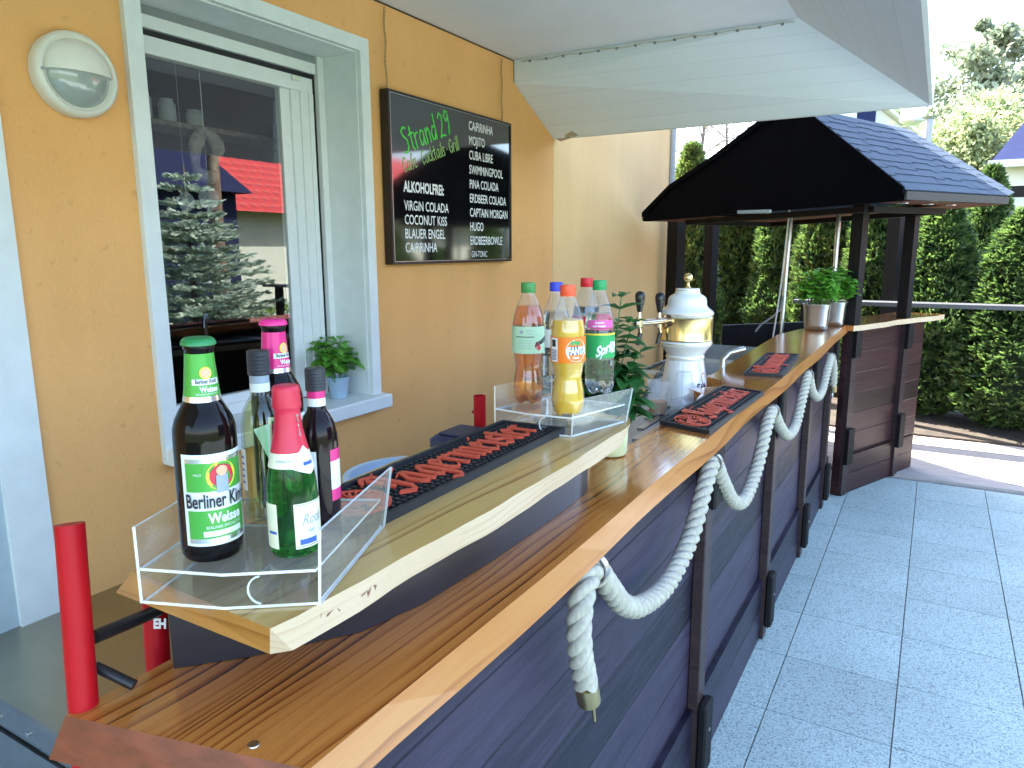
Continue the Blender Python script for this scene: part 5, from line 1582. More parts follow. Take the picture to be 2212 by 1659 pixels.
def red_rack():
    A0, A1 = dep(182, 1545, .78), dep(150, 1132, .78)
    A0, A1 = np.array(A0), np.array(A1)
    B0 = dep(343, 1450, .92); B1 = dep(330, 1240, .92)
    t = thing("red_tube_rack", "red tubular rack with black cross bars behind the near end of the bar", "tube rack", (A0[0], A0[1], .586))
    for (p, q, r) in ((A0, A1, .0148), (B0, B1, .0148)):
        d = (p - q) / np.linalg.norm(p - q)
        low = p + d * ((p[2] - .588) / -d[2])
        vs = MB().tube([low, q, q - d * -.0], r, 24, cap=False).tube([q + d * .05, q], r * .86, 24, cap=False)
        u_ = vs.build("upright_tube", M['red'], t, smooth=50)
        MB().tube([q + d * .03, q + d * .012], r * .855, 24).build("tube_hollow_shade", M['black'], u_, world=True)  # added black disc paints the shade inside the open tube
    d = (A0 - A1) / np.linalg.norm(A0 - A1)
    m = MB()
    for (pa, pb, rr) in (((203, 1376), (342, 1318), .008), ((206, 1440), (290, 1480), .006)):
        a, b = dep(*pa, .80), dep(*pb, .90 if pb[1] < 1400 else .80)
        m.tube([a, b], rr, 10)
    m.build("cross_bar", M['black'], t, smooth=50)
    # worn marks on the near tube
    wm = MB()
    for k, (px, py) in enumerate(((168, 1166), (166, 1188))):
        c = dep(px, py, .7655)
        ux = (_Rt * .008); uy = _Up * .0018
        wm.add([c - ux - uy * .3, c + ux * .2 - uy, c + ux, c + ux * .3 + uy * 1.2], [(0, 1, 2, 3)])
    # sticker letters on the farther tube
    q = MB()
    c = dep(331, 1357, .902)
    text_plane(q, "EH", .0165, c, _Rt, _Up, .8, .0008)
    c2 = dep(331, 1326, .902)
    text_plane(q, "BI", .0165, c2, _Rt, _Up, .8, .0008)
    q.build("sticker_print", M['white'], t)
red_rack()
def red_post():
    a, b = dep(1037, 945, 1.9), dep(1037, 851, 1.9)
    o = MB()
    low = np.array([a[0], a[1], .588])
    o.tube([low, np.array([a[0], a[1], b[2]])], .0158, 24, cap=False).tube([np.array([a[0], a[1], b[2] - .05]), np.array([a[0], a[1], b[2]])], .0135, 24, cap=False)
    o.tube([np.array([a[0] - .015, a[1], b[2] - .045]), np.array([a[0] - .022, a[1] - .004, b[2] - .045])], .004, 8)
    tag(o.build("red_tube", M['red'], smooth=50), "lone upright red tube behind the slab near the far acrylic tray", "tube")
red_post()
def behind_shelf():
    c = dep(905, 1012, 1.62)
    o = MB()
    c = np.array([-1.20, 1.50, .5858])
    o.lathe([(.10, 0), (.12, .006), (.155, .30), (.168, .42), (.176, .425), (.176, .435), (.160, .435), (.150, .30), (.11, .02), (.0005, .018)], 36, 0, c)
    tag(o.build("bucket", M['paleblue'], smooth=45), "pale blue plastic bucket behind the bar, its rim above the slab", "bucket")
    o = MB()
    p = dep(1012, 968, 1.75)
    o.box((p[0] - .11, p[1] - .02, .5865), (p[0] + .10, p[1] + .12, p[2] + .022), bev=.012)
    o.box((p[0] - .09, p[1] + .0, p[2] + .0225), (p[0] + .08, p[1] + .10, p[2] + .028), bev=.002)
    tag(o.build("plastic_case", M['darkblue']), "dark blue plastic case behind the slab at the foot of the red tube", "case")
behind_shelf()

# ------------------------------------------------------------------ second bar under the gazebo
G0 = np.array([-0.425, 4.99]); G1 = np.array([0.07, 6.17])
gu = (G1 - G0) / np.linalg.norm(G1 - G0)         # along the second bar
gn = np.array([gu[1], -gu[0]])                   # towards the patio
def gp(a, b, z): q = G0 + gu * a + gn * b; return (q[0], q[1], z)
def gbox(mb, a0, a1, b0, b1, z0, z1, mi=0): return mb.prism([gp(a0, b0, z0), gp(a1, b0, z0), gp(a1, b1, z0), gp(a0, b1, z0)], (0, 0, z1 - z0), mi)
def bar2():
    t = thing("gazebo_bar", "short red brown boarded bar section with live edge top under the gazebo", "bar counter", gp(.6, -.1, 0))
    poly = [gp(-.02, -.30, CT - .032)] + [gp(a, .012 * math.sin(a * 7) + .006 * math.sin(a * 19), CT - .032) for a in np.linspace(.0, 1.28, 14)] + [gp(1.27, -.30, CT - .032)]
    n = len(poly)
    m = MB().prism(poly, (0, 0, .034), 0)
    m.m = [0, 0] + [1 if 0 < i < n - 2 else 0 for i in range(n)]
    m.build("counter_top", [M['counter'], M['slab_edge']], t)
    gbox(MB(), .06, 1.06, -.10, -.065, 0.0, CT - .033).build("front_panel", M['panel_red'], t)
    gbox(MB(), .06, 1.06, -.0645, -.045, 0.001, .26).build("base_board", M['panel_red'], t)
    for a in (.10, .80):
        p = gbox(MB(), a - .032, a + .032, -.0645, -.030, .002, CT - .033).build("post", M['post'], t)
        gbox(MB(), a - .036, a + .036, -.0295, -.004, .22, .46).build("foot_block", M['post_black'], p)
        gbox(MB(), a - .036, a + .036, -.0295, -.006, .93, CT - .033).build("head_block", M['post_black'], p)
    gbox(MB(), 1.0605, 1.09, -.30, -.05, 0, CT - .033).build("end_board", M['panel_red'], t)
    gbox(MB(), .84, 1.06, -.0645, -.047, .27, CT - .033).build("corner_board", M['panel_red'], t)
bar2()

# ------------------------------------------------------------------ gazebo
def gazebo():
    t = thing("gazebo", "dark timber gazebo with black gable and slate blue shingle roof at the bar's end", "gazebo", (-0.8, 6.2, 0))
    Lc = onz(1390, 464, 1.89); Rc = onz(1955, 411, 1.92); Ec = onz(2176, 424, 1.935)
    n = np.cross(Rc - Lc, [0, 0, 1.0]); n /= np.linalg.norm(n)
    def onp(x, y): d = ray(x, y); return EYE + d * ((n @ (Rc - EYE)) / (n @ d))
    A = onp(1722, 228)
    u = Ec - Rc; u[2] = 0; Ld = np.linalg.norm(u); u /= Ld
    # ridge end
    best = min(np.linspace(.3, 2.5, 200), key=lambda s: abs(proj(A + u * s)[0] - 1911))
    K = A + u * best; K[2] -= .02
    Fc = Lc + u * (Ld + .25)
    left = [onp(1448, 405), onp(1549, 338), onp(1640, 268)]
    dz = np.array([0, 0, .052])
    gable = [Lc, Lc - dz, Rc - dz, Rc, A] + left[::-1]
    MB().prism(gable, n * (.05 if (n @ (EYE - Rc)) < 0 else -.05)).build("gable", M['gable'], t)
    sgn = 1 if (n @ (EYE - Rc)) > 0 else -1
    # barge boards on both edges
    bb = MB()
    up = np.array([0, 0, 1.0])
    for ch in ([Lc] + left + [A], [A, Rc]):
        for p, q in zip(ch[:-1], ch[1:]):
            bb.add([p + n * sgn * .004 + up * .018, q + n * sgn * .004 + up * .018, q + n * sgn * .004 - up * .018, p + n * sgn * .004 - up * .018, p + n * sgn * .018 + up * .018, q + n * sgn * .018 + up * .018, q + n * sgn * .018 - up * .018, p + n * sgn * .018 - up * .018],
                   [(4, 5, 6, 7), (0, 1, 5, 4), (3, 7, 6, 2), (0, 4, 7, 3), (1, 2, 6, 5)])
    bb.build("barge_board", M['gable'], t)
    # shingled faces: courses of overlapping tabs
    def shingles(P00, P10, P11, P01, rows, tabs, lift=.006):
        """P00-P10 eave, P01-P11 ridge"""
        mb = MB()
        P00, P10, P11, P01 = (np.array(q, float) for q in (P00, P10, P11, P01))
        nn = np.cross(P10 - P00, P01 - P00); nn /= np.linalg.norm(nn)
        if nn[2] < 0: nn = -nn
        def S(u_, v_): return (P00 * (1 - u_) + P10 * u_) * (1 - v_) + (P01 * (1 - u_) + P11 * u_) * v_
        for r in range(rows):
            v0, v1 = r / rows, min(1, (r + 1.25) / rows)
            off = random.random()
            us = [0]
            x = (off - 1) / tabs
            while x < 1:
                if x > 0.01: us.append(x)
                x += random.uniform(.8, 1.2) / tabs
            us.append(1)
            for a, b in zip(us[:-1], us[1:]):
                dv = random.choice((0, 0, -.28, -.28, .0)) / rows if r else 0
                h0 = lift + random.uniform(0, .002) - dv * .01
                q = [S(a + .001, v0 + dv) + nn * h0, S(b - .001, v0 + dv) + nn * h0, S(b - .001, v1) + nn * .0015, S(a + .001, v1) + nn * .0015]
                q2 = [S(a + .001, v0 + dv), S(b - .001, v0 + dv)]
                mb.add(q + q2, [(0, 1, 2, 3), (4, 5, 1, 0)])
        mb.add([P00, P10, P11, P01], [(0, 1, 2, 3)])
        return mb
    shingles(Rc, Ec, K, A, 11, 11).build("shingle_roof", M['shingle'], t)
    E2 = dep(2190, 417, float(_F @ (Ec - EYE)) + .40); K2 = dep(1962, 279, float(_F @ (K - EYE)) + .45)
    shingles(Ec, E2, K2, K, 11, 3).build("shingle_roof", shingle("sunlit_shingles", (.16, .17, .18)), t)  # paler copy of the shingles, sunlight painted into the colour
    shingles(E2, Fc, K2 + np.array([-.01, .01, 0]), K2, 9, 10).build("shingle_roof", M['shingle'], t)
    shingles(Lc, Fc, K, A, 9, 10).build("shingle_roof", M['shingle'], t)
    # fascia, eave boards
    dn = np.array([0, 0, -.044])
    f = MB()
    for p, q in ((Rc, Ec), (Ec, Fc), (Fc, Lc)):
        p, q = p - up * .004, q - up * .004
        d = q - p; d /= np.linalg.norm(d); o = np.cross(d, up) * .012
        f.add([p, q, q + dn, p + dn, p + o, q + o, q + o + dn, p + o + dn], [(0, 1, 2, 3), (4, 7, 6, 5), (0, 4, 5, 1), (3, 2, 6, 7), (0, 3, 7, 4), (1, 5, 6, 2)])
    f.build("fascia", plain("grey_green_fascia", (.030, .034, .030), .6), t)
    z_ = .05
    inn = lambda p, q, s: p + (q - p) * s
    C = (Lc + Rc + Ec + Fc) / 4
    s_ = MB()
    ring = [Lc, Rc, Ec, Fc]
    for p, q in zip(ring, ring[1:] + ring[:1]):
        p, q = p - up * z_, q - up * z_
        pi_, qi = inn(p, C, .30), inn(q, C, .30)
        s_.add([p, q, qi, pi_], [(0, 1, 2, 3)])
        s_.add([pi_, qi, qi + up * .02, pi_ + up * .02], [(0, 1, 2, 3)])
    s_.build("eave_boards", M['eave_wood'], t)
    bm = MB()
    for p, q in zip(ring, ring[1:] + ring[:1]):
        a, b = inn(p, C, .30) - up * .055, inn(q, C, .30) - up * .055
        d = b - a; d /= np.linalg.norm(d); o = np.cross(d, up) * .035
        bm.prism([a - o, b - o, b + o, a + o], (0, 0, -.035))
    bm.build("beam", M['post_black'], t)
    # downlights under the right eave
    for tt in (.15, .42, .68):
        p = Rc + (Ec - Rc) * tt; p = p + (C - p) * .13; p[2] = p[2] * 1.0 - z_ - .004
        MB().lathe([(.0005, 0), (.030, 0), (.034, .003)], 20, 0, p, cap=False).build("downlight", M['lab_silver'], t)
    zt = 1.83
    posts = [(*gp(.06, -.045, 0)[:2], CT + .003, .036), (*gp(.80, -.07, 0)[:2], CT + .003, .034)]
    P1 = onx(1458, 600, -2.02)
    posts.append((P1[0], P1[1], 0, .055))
    b2 = dep(1930, 560, 6.6); posts.append((b2[0], b2[1], 0, .055))
    b1 = dep(1537, 520, 7.2); posts.append((b1[0], b1[1], 0, .05))
    for x, y, zb, w in posts:
        mb = MB()
        c_, s2 = gu * w, gn * w
        P = [np.array([x, y]) + c_ * i + s2 * j for i, j in ((-1, -1), (1, -1), (1, 1), (-1, 1))]
        mb.prism([(q[0], q[1], zb) for q in P], (0, 0, 1.90 - zb))
        mb.build("post", M['post_black'], t)
    # white soffit patch lamp strip under the gable
    a = onz(1640, 446, 1.835); 
    MB().box((a[0] - .11, a[1] - .012, 1.80), (a[0] + .06, a[1] + .02, 1.818), bev=.004).build("strip_lamp", M['shutter'], t)
    # dark inner wall behind the counter
    w1, w2 = dep(1560, 720, 5.4), dep(1745, 705, 5.6)
    MB().prism([(w1[0], w1[1], 0), (w2[0], w2[1], 0), (w2[0] - .02, w2[1] + .05, 0), (w1[0] - .02, w1[1] + .05, 0)], (0, 0, 1.06)).build("inner_wall", M['post_black'], t)
    return Lc, Rc, Ec, Fc
def proj(P):
    q = np.array(P) - EYE
    return np.array([1106 + FPX * (_Rt @ q) / (_F @ q), 829.5 - FPX * (_Up @ q) / (_F @ q)])
Lc, Rc, Ec, Fc = gazebo()

# three steel poles and a cable
def poles():
    labs = ["thin steel pole with a white cable, leftmost of three under the gazebo", "thin steel pole rising behind the steel pots of basil", "thin steel pole standing on the gazebo bar between two dark posts"]
    spec = [((1683, 705), (1710, 440), 5.35, 1.07), ((1800, 650), (1815, 430), 5.35, 1.10), None]
    for i, lb in enumerate(labs):
        if i < 2:
            lo, hi, d, zb = spec[i]
            a = dep(*lo, d); b = dep(*hi, d)
            a[2] = 0.0 if i else 0.0
        else:
            a = np.array(onz(1947, 683, CT)); a[2] = CT + .0025; b = np.array([a[0] + .005, a[1], 1.86])
        b[2] = 1.87
        x = MB().tube([a, np.array([*a[:2], a[2] + .004]), b], [.024, .0155, .0155], 14) if i == 2 else MB().tube([a, b], .0165, 14)
        o = x.build("steel_pole", M['steel'], smooth=50)
        tag(o, lb, "pole", "steel poles under the gazebo")
    p = [dep(1706, 445, 5.3), dep(1698, 520, 5.3), dep(1688, 610, 5.28), dep(1676, 690, 5.25), dep(1668, 740, 5.2)]
    tag(MB().tube(p, .006, 6).build("cable", M['white'], smooth=60), "white cable hanging down beside the leftmost steel pole", "cable")
    p = [dep(1692, 640, 5.4), dep(1686, 668, 5.35), dep(1668, 685, 5.3), dep(1645, 700, 5.25), dep(1632, 716, 5.2)]
    tag(MB().tube(p, .008, 6).build("hose", plain("grey_hose", (.30, .30, .30), .5), smooth=60), "grey hose bending away from the foot of the leftmost steel pole", "hose")
poles()

# ledge in front of the hedge at right
def ledge():
    t = thing("wall_ledge", "long grey timber ledge on posts in front of the hedge", "ledge", (.8, 6.95, 0))
    a, b = onz(1990, 672, 1.15), onz(2230, 676, 1.15)
    y = 6.92
    a, b = ony(1700, 668, y), ony(2300, 676, y)
    MB().box((-1.1, y - .02, 1.135), (3.2, y + .20, 1.168)).build("board", plain("weathered_grey_board", (.07, .07, .075), .5, var=.2, scale=6, stretch=(.5, 8, 1)), t)
    for x in (-1.0, 3.0): MB().box((x - .04, y + .05, 0.031), (x + .04, y + .13, 1.1345)).build("post", M['post_black'], t)
ledge()

# ------------------------------------------------------------------ hedge of columnar thujas
def thuja_mesh(seed, H, Rad, n):
    rg = np.random.RandomState(seed)
    mb = MB()
    # sprays: flat vertical fans pointing up and out
    lobes = [(rg.uniform(0, 6.28), rg.uniform(.05, .95), rg.uniform(.05, .16)) for _ in range(30)]
    for i in range(n):
        f = rg.uniform(0, 1) ** .85
        z = f * H
        a = rg.uniform(0, 6.2832)
        rad = Rad * (min(1, (f / .12 + .35)) if f < .1 else 1) * max(0.03, (1 - f ** 2.6)) ** .75
        bump_ = sum(am * math.exp(-((math.atan2(math.sin(a - la), math.cos(a - la))) ** 2) / .25 - ((f - lf) / .07) ** 2) for la, lf, am in lobes)
        rr = rad * (0.80 + 1.5 * bump_) * (1 - abs(rg.normal(0, .12)))
        p = np.array([rr * math.cos(a), rr * math.sin(a), z])
        out = np.array([math.cos(a + rg.normal(0, .5)), math.sin(a + rg.normal(0, .5)), 0])
        d = out * rg.uniform(.3, 1.0) + np.array([0, 0, rg.uniform(.3, 1.1)])
        d /= np.linalg.norm(d)
        s = np.cross(d, rg.normal(0, 1, 3)); s /= np.linalg.norm(s)
        L, W = rg.uniform(.06, .13), rg.uniform(.016, .034)
        q = np.cross(s, d) * .012
        mb.add([p, p + d * L * .35 + s * W, p + d * L * .6 + s * W * .25 + q, p + d * L, p + d * L * .62 - s * W * .3 - q, p + d * L * .33 - s * W], [(0, 1, 2, 5), (5, 2, 3, 4)])
        # side twig
        d2 = d * .7 + s * .7; d2 /= np.linalg.norm(d2)
        s2 = np.cross(d2, np.cross(s, d))
        mb.add([p + d * L * .2, p + d * L * .2 + d2 * L * .4 + s2 * W * .6, p + d * L * .2 + d2 * L * .8, p + d * L * .2 + d2 * L * .4 - s2 * W * .6], [(0, 1, 2, 3)])
    # dense inner growth
    prof = []
    for f in np.linspace(0.02, .93, 14): prof.append((Rad * .66 * (min(1, f / .12 + .35) if f < .1 else 1) * max(.03, 1 - f ** 2.6) ** .75 * rg.uniform(.9, 1.05), f * H))
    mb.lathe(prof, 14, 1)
    return mb
def hedge():
    kinds = []
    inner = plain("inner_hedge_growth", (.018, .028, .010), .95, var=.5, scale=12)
    labs = {}
    variants = []
    for k in range(4):
        t = thing("thuja", "", "hedge shrub", (0, 0, 0), "columnar thujas of the hedge")
        mb = thuja_mesh(11 + k, (2.75, 2.55, 2.95, 2.65)[k], (.46, .42, .47, .44)[k], 6500)
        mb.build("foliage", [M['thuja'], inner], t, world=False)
        MB().tube([(0, 0, -.02), (0, 0, .35)], [.05, .045], 8).build("trunk", M['bark'], t, world=False)
        variants.append(t)
    spots = []
    # row behind the gazebo, then along the deck to the right
    xs = [(-3.0, 10.0), (-2.62, 8.75), (-2.35, 10.2), (-1.72, 9.7), (-1.12, 9.05), (-.52, 8.55), (.02, 8.05), (.62, 7.75), (1.30, 7.62), (1.95, 7.5), tuple(dep(2132, 500, 9.6)[:2])]
    names = ["thuja at the far left end of the hedge, beyond the house corner", "tall thuja seen just right of the house corner post", "thuja left of the sunlit column behind the gazebo", "thuja with sunlit left flank behind the gazebo", "thuja behind the leftmost steel poles", "thuja behind the dark back post of the gazebo", "broad dark thuja right of the gazebo bar", "thuja at the right edge of the photo behind the deck", "thuja beyond the right edge of the deck", "thuja at the hedge's right end", "yellow tipped thuja rising behind the gazebo roof's right corner"]
    for i, ((x, y), nm) in enumerate(zip(xs, names)):
        o = variants[i] if i < 4 else copy_tree(variants[(i * 3 + 1) % 4])
        s = (1.02, 1.08, .95, 1.0, .98, .95, .76, .64, .62, .66, .98)[i]
        o.location = (x, y, .03)
        o.rotation_euler = (0, 0, i * 1.37)
        o.scale = (1, 1, s)
        o['label'] = nm
hedge()

# ------------------------------------------------------------------ trees beyond
def tree(name, label, loc, H, crown0, rad, n, leafsize, mat, seed, group=None, kind='round', trunk_r=.14, bare=0):
    rg = np.random.RandomState(seed)
    t = thing(name, label, "tree", loc, group)
    tr, fo = MB(), MB()
    sway = rg.uniform(-.25, .25, 2)
    pts = [np.array([sway[0] * (z / H) ** 2, sway[1] * (z / H) ** 2, z]) for z in np.linspace(0, H * .96, 9)]
    tr.tube(pts, [trunk_r * (1 - .9 * i / 8) for i in range(9)], 9)
    tips = []
    nb = 26
    for i in range(nb):
        f = crown0 + (1 - crown0) * (i + rg.uniform(0, .8)) / nb
        a = i * 2.4 + rg.uniform(-.5, .5)
        if kind == 'cone': L = rad * (1 - f) / (1 - crown0) * rg.uniform(.85, 1.1) + .05
        elif kind == 'pine': L = rad * math.sin(math.pi * min(1, .12 + .88 * (f - crown0) / (1 - crown0))) ** .6 * rg.uniform(.55, 1.1)
        else: L = rad * math.sin(math.pi * (.12 + .85 * (f - crown0) / (1 - crown0))) * rg.uniform(.7, 1.1)
        b = np.array([sway[0] * f * f, sway[1] * f * f, H * f * .95])
        rise = {'cone': .12, 'pine': .35, 'round': .7}[kind]
        e = b + np.array([math.cos(a) * L, math.sin(a) * L, L * rise * rg.uniform(.5, 1.2)])
        m = (b + e) / 2 + np.array([0, 0, -L * .06 if kind != 'round' else L * .1])
        cv = [b * (1 - u) ** 2 + 2 * m * u * (1 - u) + e * u * u for u in np.linspace(0, 1, 6)]
        tr.tube(cv, [trunk_r * .32 * (1 - f * .5) * (1 - .85 * u) for u in np.linspace(0, 1, 6)], 5)
        tips.append((b, m, e, L))
        for k in range(bare):
            u = rg.uniform(.3, 1)
            p = b * (1 - u) ** 2 + 2 * m * u * (1 - u) + e * u * u
            q = p + rg.normal(0, 1, 3) * L * .28 + np.array([0, 0, L * .1])
            tr.tube([p, (p + q) / 2 + rg.normal(0, .04, 3), q], [trunk_r * .06, trunk_r * .05, trunk_r * .03], 4)
    for i in range(n):
        b, m, e, L = tips[rg.randint(nb)]
        u = rg.uniform(.15, 1.05) ** .7
        p = b * (1 - u) ** 2 + 2 * m * u * (1 - u) + e * u * u
        sp = {'cone': .10, 'pine': .20, 'round': .30}[kind] * max(L, .3)
        p = p + rg.normal(0, 1, 3) * sp * np.array([1, 1, .55 if kind == 'pine' else (.5 if kind == 'cone' else .9)])
        d = rg.normal(0, 1, 3)
        if kind == 'cone': d = (e - b) / np.linalg.norm(e - b) + rg.normal(0, .45, 3)
        d /= np.linalg.norm(d)
        s = np.cross(d, rg.normal(0, 1, 3)); s /= np.linalg.norm(s)
        l_ = leafsize * rg.uniform(.6, 1.3); w = l_ * (.16 if kind == 'cone' else .33)
        fo.add([p, p + d * l_ * .5 + s * w, p + d * l_, p + d * l_ * .5 - s * w], [(0, 1, 2, 3)])
    tr.build("trunk", M['bark'] if kind != 'round' or not bare else M['twig'], t, smooth=60, world=False)
    if n: fo.build("crown", mat, t, world=False)
    return t
def top_h(px, py, d): return float(dep(px, py, d)[2]) + .02
def at_px(px, d):
    q = dep(px, 500, d); return (q[0], q[1], -.02)
GB = "trees beyond the hedge"
tree("pine_tree", "tall pale sunlit pine directly right of the canopy corner", at_px(2085, 24), top_h(2080, 45, 24), .22, 2.1, 17000, .20, M['pine'], 3, GB, 'pine', .18)
tree("pine_tree", "shorter broad pine at the right edge of the photo with pinkish limbs", at_px(2195, 27), top_h(2190, 110, 27), .35, 2.0, 13000, .21, M['pine'], 4, GB, 'pine', .18)
tree("birch_tree", "light leafy birch below the pines, left of the blue roofed house", at_px(2125, 20), top_h(2120, 205, 20), .15, 1.9, 17000, .13, M['birch'], 5, GB, 'round', .10)
tree("birch_tree", "light leafy birch in front of the white lamp post", at_px(2055, 19), top_h(2055, 245, 19), .15, 1.5, 12000, .13, M['birch'], 6, GB, 'round', .09)
tree("bare_tree", "grey bare twigged tree between house corner and gazebo roof", at_px(1500, 17), 6.4, .2, 1.9, 0, .2, M['birch'], 8, GB, 'round', .09, bare=26)
tree("bare_tree", "bare twigged tree behind the left slope of the gazebo roof", at_px(1570, 19), 6.4, .2, 1.8, 300, .12, M['birch'], 9, GB, 'round', .09, bare=26)
tree("pine_tree", "dark pine peeping out beside the white lamp", at_px(1950, 26), top_h(1950, 225, 26), .2, 1.6, 5000, .32, M['pine'], 12, GB, 'pine', .16)
tree("pine_tree", "distant pine at the photo's right edge behind the blue roof", at_px(2255, 34), top_h(2250, 150, 34), .25, 2.6, 10000, .27, M['pine'], 14, GB, 'pine', .2)

def far_houses():
    t = thing("blue_roof_house", "white house with blue tiled roof at the right edge of the photo", "house", (4.2, 16.5, 0))
    a = dep(2163, 415, 15); 
    x0, y0 = a[0], a[1]
    ze = dep(2165, 352, 15)[2]
    MB().box((x0, y0, 0), (x0 + 6, y0 + 5, ze - .02)).build("wall", M['housewhite'], t)
    MB().prism([(x0 - .25, y0 - .3, ze), (x0 - .25, y0 + 5.3, ze), (x0 + 3.2, y0 + 2.5, ze + 3.0)], (0, 0, .001))
    r = MB().add([(x0 - .25, y0 - .3, ze), (x0 + 6.3, y0 - .3, ze), (x0 + 6.3, y0 + 5.3, ze), (x0 - .25, y0 + 5.3, ze), (x0 + 1.6, y0 + 2.5, ze + 2.9), (x0 + 4.4, y0 + 2.5, ze + 2.9)], [(0, 1, 5, 4), (1, 2, 5), (2, 3, 4, 5), (3, 0, 4), (3, 2, 1, 0)])
    r.build("roof", M['blueroof'], t)
    MB().box((x0 - .30, y0 - .36, ze - .12), (x0 + 6.3, y0 - .301, ze + .02)).build("gutter", M['trim'], t)
    MB().box((x0 - .2, y0 - .9, dep(2165, 428, 14.5)[2]), (x0 + 5, y0 - .7, dep(2165, 405, 14.5)[2])).build("balcony_beam", M['post_black'], t)
    t2 = thing("white_house", "white gabled house glimpsed above the gazebo roof ridge", "house", (-3, 22, 0))
    c = dep(1885, 250, 20)
    top = dep(1885, 232, 20)[2]
    w = 1.55
    dx = np.array([_cy, _sy, 0])
    cc = np.array([c[0], c[1], 0])
    P = [cc - dx * w * 1.5, cc + dx * w, cc + dx * w + [0, 0, top - 1.0], cc - dx * w * .25 + [0, 0, top + .35], cc - dx * w * 1.5 + [0, 0, top - .9]]
    MB().prism(P, np.array([-_sy, _cy, 0]) * 4).build("wall", M['housewhite'], t2)
    rr = MB()
    for p, q in ((P[2], P[3]), (P[3], P[4])):
        bk = np.array([-_sy, _cy, 0])
        o = np.array([0, 0, .02])
        rr.add([p - bk * .25 + o, q - bk * .25 + o, q + bk * 4.2 + o, p + bk * 4.2 + o, p - bk * .25 + o * 5, q - bk * .25 + o * 5, q + bk * 4.2 + o * 5, p + bk * 4.2 + o * 5], [(0, 1, 2, 3), (4, 7, 6, 5), (0, 4, 5, 1), (1, 5, 6, 2), (2, 6, 7, 3), (3, 7, 4, 0)])
    rr.build("roof", M['housewhite'], t2)
    wc = dep(1868, 246, 19.95)
    MB().box((wc[0] - .28, wc[1] - .06, wc[2] - .5), (wc[0] + .28, wc[1] + .0, wc[2] + .12)).build("window", M['blueroof'], t2)
far_houses()

def lamp_post():
    b = dep(1984, 500, 9.5); z1, z0 = dep(1975, 218, 9.5)[2], dep(1975, 262, 9.5)[2]
    p = np.array([b[0], b[1], -.03])
    t = thing("lamp_post", "white cylindrical lamp head on a grey pole under the canopy's outer corner", "lamp post", p)
    MB().tube([p, (p[0], p[1], z0 - .02)], .05, 14).tube([(p[0], p[1], z0 - .021), (p[0], p[1], z0 + .01)], [.05, .09], 14).build("pole", plain("grey_pole", (.40, .45, .52), .4), t, smooth=45)
    c = dep(1973, 240, 9.5)
    MB().lathe([(.02, z0 - .05), (.10, z0 - .03), (.145, z0), (.148, z0 + .01), (.148, z1), (.12, z1 + .05), (.0005, z1 + .07)], 28, 0, (c[0], c[1], 0)).build("lamp_head", M['lab_white'], t, smooth=40)
lamp_post()

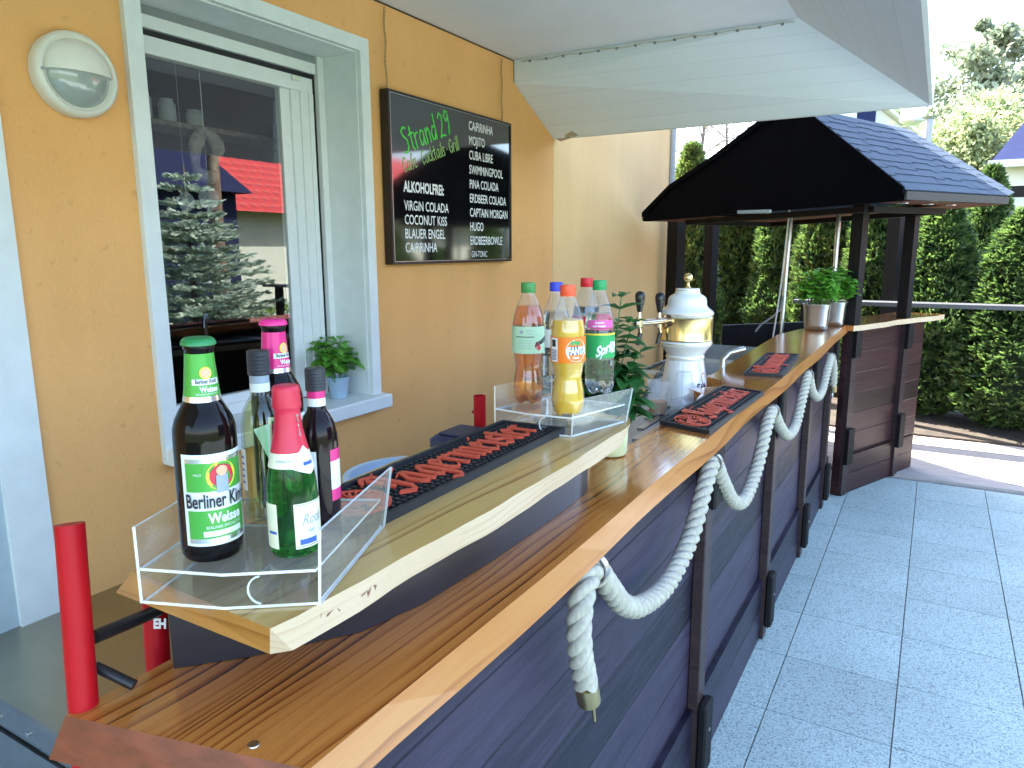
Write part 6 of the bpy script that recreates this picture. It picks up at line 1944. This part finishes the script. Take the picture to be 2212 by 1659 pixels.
# ------------------------------------------------------------------ seen only in the window's and the board's reflections
def reflected():
    def spruce(loc, H, rad, seed):
        rg = np.random.RandomState(seed)
        t = thing("blue_spruce", "young pale blue spruce mirrored in the window glass", "tree", loc)
        tr, fo = MB(), MB()
        tr.tube([(0, 0, 0), (0, 0, H)], [.06, .008], 8)
        z = .12
        while z < H - .08:
            f = z / H
            L0 = rad * (1 - f) ** .85 + .05
            nb = 9 if f < .8 else 5
            for k in range(nb):
                a = 2 * math.pi * k / nb + rg.uniform(-.3, .3) + z * 3
                L = L0 * rg.uniform(.8, 1.1)
                e = np.array([math.cos(a) * L, math.sin(a) * L, z + L * .12])
                b = np.array([0, 0, z])
                tr.tube([b, e], [.012, .003], 4)
                m = int(16 + 90 * L)
                for q in range(m):
                    u = rg.uniform(.12, 1.0)
                    p = b + (e - b) * u
                    sd = np.cross(e - b, [0, 0, 1]); sd /= np.linalg.norm(sd)
                    spn = (1 - u) * L * .45 + .03
                    p2 = p + sd * rg.uniform(-1, 1) * spn + np.array([0, 0, rg.normal(0, .015)])
                    d = (e - b) / L + sd * np.sign(rg.normal()) * .7 + np.array([0, 0, rg.normal(.1, .2)])
                    d /= np.linalg.norm(d)
                    s = np.cross(d, rg.normal(0, 1, 3)); s /= np.linalg.norm(s)
                    l_, w = rg.uniform(.08, .14), .020
                    fo.add([p2, p2 + d * l_ * .5 + s * w, p2 + d * l_, p2 + d * l_ * .5 - s * w], [(0, 1, 2, 3)])
            z += (.13 if f < .75 else .16) * rg.uniform(.6, 1.4)
        tr.build("trunk", M['bark'], t, world=False); fo.build("crown", M['spruce'], t, world=False)
    spruce((3.9, 6.35, -.02), 2.75, 1.45, 21)
    tree("pine_tree", "straight pine trunk mirrored in the window behind the spruce", (6.6, 8.9, -.02), 9.5, .55, 1.6, 3000, .3, M['pine'], 31, "trees beyond the hedge", 'pine', .15)
    t = thing("red_roof_house", "house with red tiled roof mirrored in the window glass", "house", (13, 16, 0))
    MB().box((11.8, 13.6, 0), (18, 25, 2.7)).build("wall", plain("pale_yellow_render", (.55, .58, .50), .8), t)
    MB().add([(11.2, 13.2, 2.65), (11.2, 25.4, 2.65), (14.9, 25.4, 5.2), (14.9, 14.6, 5.2), (18.6, 13.2, 2.65), (18.6, 25.4, 2.65)], [(0, 3, 2, 1), (3, 4, 5, 2), (0, 4, 3), (1, 2, 5)]).build("roof", M['redroof'], t)
    t = thing("blue_house", "dark blue clad house mirrored behind the spruce in the window", "house", (12, 8, 0))
    MB().box((10.5, 4.5, 0), (16, 12.6, 3.0)).build("wall", plain("dark_blue_cladding", (.018, .024, .06), .8, spec=.1), t)
    MB().prism([(10.1, 4.2, 3.01), (16.4, 4.2, 3.01), (13.2, 4.2, 5.0)], (0, 8.6, 0)).build("roof", plain("navy_roof", (.012, .016, .045), .7, spec=.1), t)
    for i, (x, y, r) in enumerate(((5.2, 7.9, .55), (5.6, 9.6, .7), (3.5, 4.9, .45))):
        rg = np.random.RandomState(50 + i)
        mb = MB()
        for q in range(1500):
            d = rg.normal(0, 1, 3); d /= np.linalg.norm(d)
            p = d * r * rg.uniform(.7, 1.05); p[2] = abs(p[2]) * 1.0
            e = rg.normal(0, 1, 3); e /= np.linalg.norm(e)
            s = np.cross(e, rg.normal(0, 1, 3)); s /= np.linalg.norm(s)
            l_ = .07
            mb.add([p, p + e * l_ * .5 + s * .02, p + e * l_, p + e * l_ * .5 - s * .02], [(0, 1, 2, 3)])
        tr = thing("bush", ("rounded green bush mirrored beside the blue spruce", "larger rounded green bush mirrored before the red roofed house", "small green bush mirrored at the spruce's foot")[i], "bush", (x, y, -.02))
        mb.build("foliage", M['bush'], tr, world=False)
        MB().tube([(0, 0, 0), (0, 0, r * .7)], .03, 6).build("trunk", M['bark'], tr, world=False)
reflected()

# ornament and jars behind the window pane
def inside_window():
    x = WX - .30
    p = np.array([x, 1.90, 2.0])
    t = thing("hanging_ornament", "oval driftwood ring hanging on a string behind the window pane", "ornament", p)
    m = MB()
    pts = []
    for a in np.linspace(0, 6.283, 25): pts.append(p + np.array([.012 * math.sin(3 * a), .048 * math.cos(a) * (1 + .12 * math.sin(5 * a)), .085 * math.sin(a) - .02]))
    m.tube(pts, [.022 + .006 * math.sin(a * 3) for a in np.linspace(0, 6.283, 25)], 8, cap=False)
    m.build("driftwood_ring", M['driftwood'], t, smooth=60)
    MB().tube([p + [0, 0, .07], p + [0, 0, .27]], .0016, 5).build("string", M['white'], t)
    for i, (yy, zz, r) in enumerate(((1.80, 1.80, .035), (1.90, 1.82, .045))):
        o = thing("glass_disc", ("smaller pale glass disc on a thread behind the window", "larger pale glass disc on a thread behind the window")[i], "ornament", (x, yy, zz))
        MB().tube([(x - .002, yy, zz), (x + .002, yy, zz)], r, 24).build("disc", M['cup'], o)
        MB().tube([(x, yy, zz + r), (x, yy, 2.3)], .0006, 4).build("thread", M['white'], o)
    s = MB().box((-2.95, 1.5, 2.12), (-2.75, 2.9, 2.14))
    tag(s.build("wall_shelf", M['driftwood']), "dim wooden shelf inside the room behind the window", "shelf")
    for i, (yy, h) in enumerate(((1.92, .11), (2.03, .10), (2.16, .075))):
        c = (-2.84, yy, 2.1408)
        o = MB().lathe([(.03, 0), (.036, .004), (.036, h * .8), (.028, h * .9), (.028, h)], 20, 0, c).build("jar", M['lab_white'], smooth=45)
        tag(o, ("tall pale jar at the left of the dim shelf inside the room", "middle pale jar on the dim shelf inside the room", "short pale jar at the right of the dim shelf inside the room")[i], "jar", "jars on the shelf inside the room")
inside_window()
